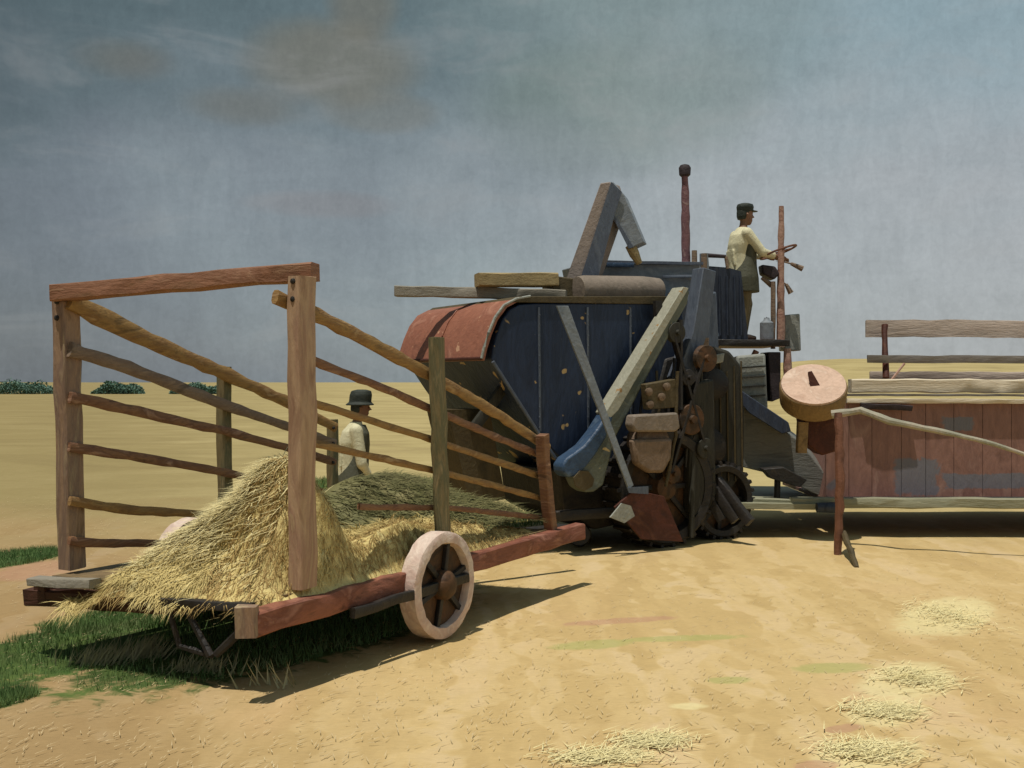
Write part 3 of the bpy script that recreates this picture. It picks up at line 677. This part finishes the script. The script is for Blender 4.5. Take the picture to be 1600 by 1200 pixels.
MB().tube([at(1102, 399, PY), at(1134, 401, PY)], .024, 8, wob=.002).build('hand_rail', 'pipecap', comb)
MB().tube([at(1134, 401, PY), at(1137, 420, PY)], .02, 8).build('hand_rail', 'railgrey', comb)
MB().tube([at(1092, 425, PY), at(1120, 526, PY)], .03, 8, wob=.002).build('panel_brace', 'slate', comb)
for a_, b2 in (((1182, 548), (1150, 612)), ((1150, 606), (1146, 650))): MB().tube([at(*a_, PY), at(*b2, PY)], .035, 8, wob=.003).build('platform_bracket', 'redbrown', comb)
# steering column
sc_ = MB().tube([at(1221, 322, 12.9), at(1220, 430, 12.9), at(1220, 542, 12.9)], [.03, .045, .05], 10, wob=.002).build('steering_column', 'pole', comb)
MB().tube([at(1208, 440, 12.85), at(1208, 545, 12.85)], .028, 8, wob=.002).build('control_rod', 'railgrey', comb)
WC = at(1216, 394, 12.95); WAX = V((-.35, .1, 1)).normalized()
sw = MB(); u = WAX.cross(V((0, 1, 0))).normalized(); w_ = WAX.cross(u)
ringp = [WC+(u*math.cos(a)+w_*math.sin(a))*.22 for a in [2*math.pi*i/28 for i in range(29)]]
sw.tube(ringp, .013, 7)
for i in range(4):
    a = i*math.pi/2+.4; sw.tube([WC, WC+(u*math.cos(a)+w_*math.sin(a))*.22], .009, 6)
sw.build('steering_wheel', 'redbrown', sc_)
MB().prism([at(1190, 413, 12.85), at(1212, 416, 12.85), at(1219, 428, 12.85), at(1210, 437, 12.85), at(1192, 428, 12.85)], V((0, .2, 0))).build('gear_box', 'pipecap', comb, bevel=.02)
for p in (((1190, 434), (1206, 446)), ((1236, 412), (1254, 420)), ((1228, 444), (1236, 458))): MB().tube([at(*p[0], 12.9), at(*p[1], 12.9)], [.02, .035], 8).build('lever', 'railgrey', comb)
MB().tube([at(1236, 412, 12.9), at(1221, 408, 12.9)], .01, 6).build('lever', 'railgrey', comb)
MB().tube([at(1228, 444, 12.9), at(1220, 440, 12.9)], .01, 6).build('lever', 'railgrey', comb)
MB().prism([at(1226, 492, 13.0), at(1250, 490, 13.0), at(1252, 548, 13.0), at(1226, 548, 13.0)], V((0, .3, 0))).build('tool_box', 'palegrey', comb, bevel=.015)
# engine below the platform
en = MB().prism([at(1150, 556, 12.4), at(1196, 552, 12.4), at(1200, 640, 12.4), at(1186, 648, 12.4), at(1152, 640, 12.4)], V((.1, .7, 0))).build('engine', 'palegrey', comb, bevel=.03)
for y in (575, 590, 605, 620): MB().beam(at(1152, y, 12.38), at(1196, y-3, 12.38), .02, .018, wob=.001).build('cooling_fin', 'olive', en)
MB().prism([at(1200, 550, 12.5), at(1220, 550, 12.5), at(1220, 622, 12.5), at(1206, 628, 12.5)], V((0, .4, 0))).build('radiator', 'pipecap', comb, bevel=.01)
MB().tube([at(1230, 545, 12.5), at(1231, 600, 12.5)], .045, 8, wob=.003).build('support_post', 'pole', comb)
MB().prism([at(1132, 600, 12.1), at(1146, 602, 12.1), at(1232, 660, 12.0), at(1236, 674, 12.0), at(1222, 678, 12.0), at(1170, 645, 12.05)], V((.05, .25, 0))).build('feeder_lid', 'panelblue', comb, bevel=.008)
MB().prism([at(1160, 628, 12.2), at(1250, 690, 12.2), at(1292, 745, 12.2), at(1280, 775, 12.2), at(1210, 742, 12.2), at(1160, 730, 12.2)], V((.2, .7, 0))).build('feeder_house', 'midgrey', comb, bevel=.012)
MB().prism([at(1192, 733, 11.9), at(1225, 730, 11.9), at(1262, 750, 11.9), at(1250, 762, 11.9), at(1205, 748, 11.9)], V((0, .2, 0))).build('skid_shoe', 'iron', comb, bevel=.01)
MB().tube([at(1215, 745, 12.0), at(1214, 778, 12.0)], .035, 8).build('skid_stem', 'iron', comb)
MB().prism([at(1130, 786, HY-.4), at(1300, 788, HY-.4), at(1300, 788, HY-.4)+V((0, 1.9, 0)), at(1130, 786, HY-.4)+V((-.3, 1.9, 0))], V((0, 0, -.06))).build('feeder_shade_plate', 'ledgegreen', comb)  # plate added and made deep to cast shade on the ground
# drum pulley on its stand
DC = at(1271, 602, 11.3); DAX = V((-.12, -.62, .78)).normalized()
dr = MB().lathe(DC, DAX, [(-.22, .30), (-.21, .335), (-.02, .345), (.0, .335), (.012, .26)], 36).build('reel_drum', 'drumside', comb)
dd = MB().lathe(DC, DAX, [(.002, .33), (.022, .325), (.024, .02)], 36).build('drum_face', 'drumtop', dr)
MB().prism([DC+DAX*.02+q for q in (V((-.06, 0, .10)), V((-.02, 0, .11)), V((.06, -.02, -.04)), V((.03, -.02, -.12)), V((-.03, -.02, -.10)))], DAX*.03).build('drum_handle', 'darkred', dr)
MB().prism([at(1254, 650, 11.35), at(1312, 644, 11.35), at(1308, 705, 11.35), at(1285, 712, 11.35), at(1262, 695, 11.35)], V((0, .3, 0))).build('drum_bearing', 'darkred', comb, bevel=.02)
MB().beam(at(1254, 660, 11.3), at(1253, 708, 11.3), .10, .10, wob=.005).build('drum_leg', 'drumside', comb)
st0 = gnd(1309, 866); st0 = V((st0.x, st0.y, 0))
MB().tube([st0-V((0, 0, .03)), at(1312, 760, 10.5), at(1310, 645, 10.6)], [.035, .045, .04], 9, wob=.007).build('header_prop', 'redbrown', comb)
MB().tube([at(1318, 832, 10.5), gnd(1339, 884)-V((0, 0, .02))], [.03, .025], 8, wob=.004).build('prop_stay', 'umber', comb)
MB().tube([at(1300, 648, 10.9), at(1345, 641, 10.8), at(1390, 658, 10.6), at(1460, 672, 10.5), at(1540, 690, 10.3), at(1620, 716, 10.2), at(1760, 760, 10.1)], [.04, .036, .034, .03, .022, .018, .018], 9, wob=.004).build('lift_boom', 'boom', comb)

# header

hd = MB()
xs = [1290, 1326, 1362, 1408, 1446, 1490, 1535, 1580, 1640, 1700, 1760, 1830, 1900]
for x0, x1 in zip(xs, xs[1:]):
    yy = HY+random.uniform(-.006, .006)
    hd.prism([at(x0+.8, 628, yy), at(x1, 630, yy), at(x1, 776, yy), at(x0+.8, 776, yy)], V((0, .05, 0)))
hd = hd.build('header', 'header', comb)
hz_ = at(0, 778, HY).z; hx0, hx1 = at(1290, 776, HY).x, at(1900, 776, HY).x
MB().prism([V((hx0, HY-.30, hz_-.04)), V((hx1, HY-.30, hz_-.04)), V((hx1, HY+1.9, hz_-.04)), V((hx0, HY+1.9, hz_-.04))], V((0, 0, .04))).build('header_shade_floor', 'header', comb)  # header floor, made deeper to block sky light and darken the ground
MB().prism([at(1318, 640, HY+.06), at(1290, 776, HY+.06), V((at(1318, 776, HY).x, HY+1.5, .2)), V((at(1318, 776, HY).x, HY+1.1, .9))], V((-.04, 0, 0))).build('header_end', 'header', comb)
def patchpl(pts, off=.012, m_='patch'):
    MB().prism([at(x, y, HY-off) for x, y in pts], V((0, .006, 0))).build('patch', m_, hd)
MB().beam(at(1235, 785, HY-.3), at(1900, 787, HY-.3), .12, .105, wob=.006).build('header_skid', 'ledgegreen', comb)
MB().beam(at(1165, 782, HY-.2), at(1240, 785, HY-.25), .10, .06, wob=.006).build('header_skid', 'ledgegreen', comb)
MB().tube([at(1276, 793, HY-.5), at(1314, 793, HY-.5)], [.05, .06], 10).build('skid_roller', 'panelblue', comb)
MB().beam(at(1328, 603, HY+.1), at(1900, 603, HY+.1), .14, .15, wob=.006).build('header_ledge', 'ledge', comb)
MB().beam(at(1324, 617, HY-.02), at(1900, 619, HY-.02), .06, .025, wob=.004).build('header_trim', 'lathdark', comb)
MB().beam(at(1322, 626, HY-.04), at(1900, 628, HY-.04), .06, .05, wob=.004).build('header_lip', 'ledge', comb)
MB().beam(at(1345, 634, HY-.09), at(1425, 638, HY-.09), .05, .06, wob=.006).build('latch_bar', 'pipecap', comb)
MB().beam(at(1353, 513, 12.8), at(1900, 516, 12.8), .035, .20, wob=.006).build('reel_lath', 'lath', comb)
MB().beam(at(1355, 560, 12.1), at(1900, 565, 12.1), .035, .085, wob=.006).build('reel_lath', 'lathdark', comb)
MB().beam(at(1360, 587, 13.2), at(1900, 589, 13.2), .035, .10, wob=.006).build('reel_lath', 'lath', comb)
MB().tube([at(1382, 508, 12.35), at(1384, 590, 12.1)], .035, 8, wob=.004).build('reel_arm', 'darkred', comb)
MB().tube([at(1413, 568, 12.05), at(1388, 600, 12.0)], .014, 6, wob=.002).build('reel_stay', 'pole', comb)
MB().tube([at(1382, 520, 12.4), at(1382, 530, 12.8)], .02, 6).build('reel_stay', 'darkred', comb)

# ------------------------------------------------------------------ things on / by the machine
can = thing('fuel_can', 'small pale blue can standing on the driver platform by the man\'s feet', 'can', at(1198, 530, 12.8))
cb = MB().lathe(at(1198, 531, 12.8), V((0, 0, 1)), [(0, .07), (.01, .08), (.2, .08), (.23, .04), (.26, .03)], 16).build('can_body', 'bluegrey', can)
MB().tube([at(1193, 502, 12.8), at(1198, 496, 12.8), at(1203, 502, 12.8)], .008, 6).build('can_handle', 'iron', can)


# ------------------------------------------------------------------ people
def soft(mb, name, m_, parent, vox=.008, it=4):
    o = mb.build(name, m_, parent, recalc=False)
    md = o.modifiers.new('remesh', 'REMESH'); md.mode = 'VOXEL'; md.voxel_size = vox; md.use_smooth_shade = True
    sm = o.modifiers.new('smooth', 'SMOOTH'); sm.factor = .5; sm.iterations = it
    return o
def rings(mb, C, fw, lf, rows, n=20):
    R = []
    for f_, l_, z, rf, rl in rows:
        c = C(f_, l_, z); R.append([mb.bm.verts.new(c+fw*math.cos(2*math.pi*q/n)*rf+lf*math.sin(2*math.pi*q/n)*rl) for q in range(n)])
    for a, b in zip(R, R[1:]):
        for q in range(n): mb.face([a[q], a[(q+1) % n], b[(q+1) % n], b[q]])
    mb.face(R[0][::-1]); mb.face(R[-1]); bmesh.ops.recalc_face_normals(mb.bm, faces=mb.bm.faces)
def figure(label, foot, ang, sc, reach, coat_, cap_brim, lean=0.0):
    fw = V((math.cos(ang), math.sin(ang), 0)); lf = V((-fw.y, fw.x, 0)); FT = V(foot)
    man = thing('person', label, 'person', FT)
    def B(f_, l_, z): return FT+(fw*(f_+lean*max(0, z-.9))+lf*l_+V((0, 0, z)))*sc
    def T(mb, pts, rr, n=12):
        q = MB.tube(mb, [B(*p) for p in pts], [x*sc for x in rr], n)
    def joint(mb, p, r_): mb.lathe(B(*p), V((0, 0, 1)), [(-r_*sc*math.cos(t), r_*sc*math.sin(t)) for t in [math.pi*i/8 for i in range(1, 8)]], 12)
    R_ = lambda mb, rows: rings(mb, B, fw*sc, lf*sc, rows)
    b = MB()
    R_(b, [(-.03, 0, .80, .10, .15), (-.03, 0, .92, .105, .155), (-.03, 0, 1.05, .095, .135), (-.03, 0, 1.22, .11, .16), (-.03, 0, 1.34, .10, .17), (-.02, 0, 1.41, .06, .09), (-.01, 0, 1.47, .048, .052), (.0, 0, 1.53, .05, .052)])
    # head: skull, jaw, nose, brow, ears
    R_(b, [(.05, 0, 1.475, .03, .03), (.035, 0, 1.495, .062, .048), (.025, 0, 1.53, .082, .062), (.015, 0, 1.58, .092, .072), (.01, 0, 1.63, .096, .077), (.008, 0, 1.67, .088, .072), (.005, 0, 1.70, .06, .05), (.005, 0, 1.712, .02, .02)])
    T(b, [(.10, 0, 1.61), (.128, 0, 1.572), (.10, 0, 1.562)], [.010, .016, .012], 8)
    T(b, [(.088, -.05, 1.622), (.102, 0, 1.628), (.088, .05, 1.622)], [.009, .011, .009], 8)
    T(b, [(.093, -.024, 1.533), (.104, 0, 1.533), (.093, .024, 1.533)], [.008, .010, .008], 8)
    arms = []
    for s_ in (1, -1):
        T(b, [(.0, .074*s_, 1.615), (.004, .088*s_, 1.60), (.0, .078*s_, 1.57)], [.014, .016, .010], 8)
        st = .06*s_
        T(b, [(-.02, .085*s_, .86), (.03+st, .10*s_, .48), (-.01+st, .11*s_, .10)], [.10, .062, .042])
        T(b, [(-.04+st, .11*s_, .05), (.10+st, .12*s_, .04), (.17+st, .125*s_, .03)], [.04, .04, .028])
        hx, hz = reach[0 if s_ > 0 else 1]
        ex = hx*.42-.02; ez = min(1.32, (1.36+hz)/2-.10)
        arms.append((s_, ex, ez, hx, hz))
        T(b, [(-.03, .17*s_, 1.35), (ex, .215*s_, ez), (hx, .16*s_, hz)], [.052, .042, .028]); joint(b, (ex, .215*s_, ez), .042)
        dirn = V((hx-ex, -.055*s_, hz-ez)).normalized()
        def H(a_, l_, c_): return (hx+dirn.x*a_-dirn.z*c_*0, .16*s_+dirn.y*a_+l_*s_, hz+dirn.z*a_+c_)
        T(b, [H(0, 0, 0), H(.05, -.005, 0), H(.095, -.005, -.004)], [.028, .040, .036], 10)
        for q, L in enumerate((.9, 1.0, .95, .75)):
            o_ = (q-1.5)*.021; T(b, [H(.085, o_, 0), H(.125*1, o_*1.05, .004), H(.085+.065*L, o_*1.0, -.022), H(.075+.05*L, o_*.9, -.045)], [.0125, .0115, .0105, .009], 8)
        T(b, [H(.03, -.035, -.005), H(.065, -.058, -.018), H(.098, -.048, -.032)], [.015, .0125, .010], 8)
    soft(b, 'body', 'skin', man, .0065, 3)
    sh = MB()
    R_(sh, [(-.035, 0, .84, .135, .18), (-.04, 0, .98, .125, .165), (-.05, 0, 1.10, .122, .162), (-.055, 0, 1.22, .135, .185), (-.045, 0, 1.34, .12, .19), (-.03, 0, 1.40, .085, .125), (-.02, 0, 1.445, .062, .068)])
    for s_, ex, ez, hx, hz in arms:
        T(sh, [(-.035, .165*s_, 1.35), (ex, .215*s_, ez), (ex+(hx-ex)*.7, .215*s_-.039*s_, ez+(hz-ez)*.7)], [.075, .062, .046]); joint(sh, (ex, .215*s_, ez), .062); joint(sh, (-.035, .165*s_, 1.35), .075)
    for i in range(7): T(sh, [(-.16, -.10+.035*i, .95+.04*(i % 3)), (-.175, -.08+.03*i, 1.15+.05*(i % 2))], [.012, .014], 6)
    soft(sh, 'shirt', 'shirt', man, .010, 5)
    if coat_:  # dark jacket that also paints in the shaded side of the figure
        ct = MB()
        R_(ct, [(.0, -.02, .62, .20, .22), (.0, -.02, .80, .185, .225), (.01, -.015, .93, .155, .20), (.03, -.01, 1.06, .125, .185), (.035, -.015, 1.2, .115, .195), (.03, -.02, 1.32, .10, .18), (.02, -.01, 1.41, .065, .10)])
        for i in range(6): T(ct, [(.10-.03*i, -.20, .62), (.09-.02*i, -.185, .98)], [.018, .012], 6)
        soft(ct, 'jacket_and_shade', 'jacket_shade', man, .010, 4)
    tr = MB()
    R_(tr, [(-.03, 0, .76, .125, .165), (-.03, 0, .90, .13, .17), (-.03, 0, .95, .118, .158)])
    for s_ in (1, -1):
        st = .06*s_
        T(tr, [(-.02, .085*s_, .86), (.035+st, .10*s_, .48), (-.01+st, .112*s_, .12)], [.118, .088, .070]); joint(tr, (.035+st, .10*s_, .48), .088)
        for i in range(4): T(tr, [(.06+st, .04*s_+.03*i, .40+.09*i), (-.06+st, .06*s_+.03*i, .36+.09*i)], [.055, .05], 6)
    soft(tr, 'trousers', 'trousers', man, .010, 3)
    for s_ in (1, -1):
        st = .06*s_; bt = MB()
        T(bt, [(-.015+st, .112*s_, .18), (-.02+st, .112*s_, .06)], [.058, .055]); T(bt, [(-.06+st, .112*s_, .045), (.09+st, .12*s_, .045), (.18+st, .128*s_, .034)], [.045, .048, .034]); soft(bt, 'boot', 'boot', man, .010, 3)
    hr = MB(); R_(hr, [(-.03, 0, 1.54, .055, .06), (-.02, 0, 1.58, .08, .078), (-.01, 0, 1.64, .092, .084), (-.005, 0, 1.68, .09, .08)]); soft(hr, 'hair', 'cap', man, .009, 2)
    cp = MB()
    if cap_brim:
        R_(cp, [(.0, 0, 1.625, .155, .145), (.0, 0, 1.635, .16, .15), (.0, 0, 1.66, .125, .112), (.0, 0, 1.74, .125, .112), (.0, 0, 1.785, .11, .095), (.0, 0, 1.80, .05, .05)]); soft(cp, 'hat', 'cap', man, .008, 1)
    else:
        R_(cp, [(.005, 0, 1.645, .103, .088), (.005, 0, 1.70, .112, .10), (.005, 0, 1.735, .10, .09), (.0, 0, 1.75, .05, .05)])
        R_(cp, [(.06, 0, 1.645, .12, .075), (.06, 0, 1.658, .12, .075)]); soft(cp, 'cap', 'cap', man, .008, 1)
    for s_ in (1, -1): MB().lathe(B(.094, .03*s_, 1.60), fw, [(0, .011), (.006, .006)], 8).build('eye', 'boot', man)
    return man
figure('man in cream shirt and dark cap steering up on the combine platform', (at(1160, 0, 12.98).x, 12.98, PZ), math.radians(14), .945, ((.42, 1.10), (.42, 1.06)), True, False, .04)
figure('worker in a pale shirt and dark hat beyond the wooden wagon', (at(552, 0, 10.6).x, 10.6, 0), math.radians(16), .88, ((.16, .80), (.18, .82)), True, True, .10)

# ------------------------------------------------------------------ distant shrubs
def shrub(px, w, h, label, Y=95):
    c = at(px, 596, Y); c.z = gz(c.x, c.y)-.1
    r = thing('shrub', label, 'shrub', c, 'shrubs on the horizon')
    s = MB(); W_, H_ = w*Y/F/2, h*Y/F
    for _ in range(4200):
        a = random.uniform(0, 2*math.pi); q = math.sqrt(random.random()); x = q*math.cos(a)*W_; y = q*math.sin(a)*W_*.5
        top_ = H_*max(0, 1-(abs(x)/W_)**2)**.6*(.80+.55*noise.noise(V((x*.8+px, y, 0))))
        if top_ < .1: continue
        p = c+V((x, y, random.uniform(0, 1)**.6*top_)); d = jit(1).normalized(); e = d.cross(jit(1)).normalized(); z_ = random.uniform(.06, .13)
        s.face([s.bm.verts.new(p+d*z_), s.bm.verts.new(p+e*z_*.6), s.bm.verts.new(p-d*z_), s.bm.verts.new(p-e*z_*.6)])
    s.build('crown', 'bush', r, smooth=False, recalc=False)
    tr = MB()
    for i in range(6):
        x = random.uniform(-.6, .6)*W_; tr.tube([c+V((x, 0, -.1)), c+V((x*1.2, 0, H_*.6))], [.05, .02], 6)
    tr.build('trunk', 'bark', r)
shrub(36, 112, 23, 'leftmost dark green shrub on the horizon, left of the wagon')
shrub(184, 84, 22, 'dark green shrub on the horizon just right of the left goalpost post')
shrub(310, 92, 20, 'small low dark green shrub on the horizon under the top sloping rail')

# ------------------------------------------------------------------ grass, stubble and loose straw
def inpatch(g):
    a, b2 = gnd(g[0], g[1]), gnd(g[2], g[3]); m_ = (a+b2)/2; d = (b2-a); L = d.length/2; d.normalize(); n = V((-d.y, d.x, 0))
    while True:
        u, v = random.uniform(-1, 1), random.uniform(-1, 1)
        if u*u+v*v < 1: return m_+d*u*L+n*v*g[4]
s = MB()
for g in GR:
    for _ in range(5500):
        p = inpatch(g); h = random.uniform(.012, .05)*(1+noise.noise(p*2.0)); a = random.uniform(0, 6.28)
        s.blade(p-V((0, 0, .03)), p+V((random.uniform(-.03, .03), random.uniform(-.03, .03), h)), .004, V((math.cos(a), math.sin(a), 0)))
for _ in range(6500):  # blades on the strip that darkens the shadow under the wagon
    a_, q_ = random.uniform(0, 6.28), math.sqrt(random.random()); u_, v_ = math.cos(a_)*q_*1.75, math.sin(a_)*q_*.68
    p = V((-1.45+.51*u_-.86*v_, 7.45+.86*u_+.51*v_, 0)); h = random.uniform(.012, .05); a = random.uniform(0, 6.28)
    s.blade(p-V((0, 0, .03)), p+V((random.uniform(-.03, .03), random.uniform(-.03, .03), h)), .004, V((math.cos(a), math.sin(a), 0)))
for g in OL:
    for _ in range(3500):
        p = inpatch(g); h = random.uniform(.03, .10); a = random.uniform(0, 6.28)
        s.blade(p-V((0, 0, .03)), p+V((random.uniform(-.05, .05), random.uniform(-.05, .05), h)), .008, V((math.cos(a), math.sin(a), 0)))
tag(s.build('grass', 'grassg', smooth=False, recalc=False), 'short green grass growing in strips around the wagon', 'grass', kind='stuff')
s = MB()
for _ in range(11000):                                 # stubble and chaff lying on the near field
    Y = 3.6+12*random.random()**1.6; x = random.uniform(-.62, .62)*Y
    p = V((x, Y, 0)); a = random.uniform(-.5, .9)+random.choice((0, .6)); d = V((math.sin(a), math.cos(a), random.uniform(-.04, .05)))
    l_ = random.uniform(.02, .08); s.blade(p+V((0, 0, .001)), p+d*l_+V((0, 0, .004)), .0024, V((math.cos(a), -math.sin(a), 0)))
m_ = mat('stubble_chaff', [(184, 156, 110), (198, 172, 122), (190, 164, 114), (206, 184, 136)], .8, bump=0)
tag(s.build('stubble', m_, smooth=False, recalc=False), 'scattered cut straw and chaff on the tan field', 'stubble', kind='stuff')
def clump(px, py, rx, ry, label, n=420, mt='strawpale', h=.02):
    c = gnd(px, py); r = MB()
    for _ in range(n):
        p = c+V((random.gauss(0, rx*.75), random.gauss(0, ry*.75), random.uniform(0, .012)))
        b_a = random.gauss(.4, .7); d = V((math.cos(b_a), math.sin(b_a), random.uniform(-.05, .2)))
        d.z = random.uniform(-.03, .07); L_ = random.uniform(.05, .13); r.blade(p, p+d*L_+V((0, 0, .003)), .0035, V((-d.y, d.x, 0)).normalized())
    tag(r.build('straw_clump', mt, smooth=False, recalc=False), label, 'straw', 'straw clumps on the near field')
clump(1478, 960, .16, .30, 'largest pale straw clump, farthest right on the near field')
clump(1428, 1060, .14, .16, 'pale straw clump just below the largest one on the near field')
clump(1375, 1110, .13, .10, 'yellowish straw clump, third down the row at lower right')
clump(1350, 1172, .15, .10, 'pale straw clump at the bottom edge, lowest of the right row')
clump(1010, 1158, .11, .08, 'straw clump near the bottom centre, right of the pair')
clump(930, 1182, .14, .07, 'straw clump at the bottom edge, left of the pair')
def tuft(px, py, label, n=90, h=.12, lean=(.5, -.1)):
    c = gnd(px, py); r = MB()
    for _ in range(n):
        p = c+V((random.gauss(0, .09), random.gauss(0, .05), -.01)); q = p+V((random.gauss(lean[0]*h, .04), random.gauss(lean[1]*h, .04), h*random.uniform(.4, 1.1)))
        r.blade(p, q, .006, V((1, random.uniform(-.5, .5), 0)).normalized())
    tag(r.build('grass_tuft', 'grasspale', smooth=False, recalc=False), label, 'grass tuft', 'dry tufts along the wagon shadow')
tuft(150, 1035, 'dry grass tuft at the left tip of the wagon shadow', 140, .13)
tuft(215, 1025, 'dry grass tuft second from the left along the shadow', 150, .15)
tuft(300, 1045, 'dry grass tuft third from the left, below the bracket', 120, .09)
tuft(355, 1048, 'thin dry stalk tuft in the shadow below the wagon end', 14, .15, (0, 0))
tuft(430, 1068, 'thin dry stalk tuft at the lowest point of the shadow', 16, .17, (-.2, 0))

for o in S.objects:
    if '_loc' in o: del o['_loc']
S.cycles.max_bounces = 6
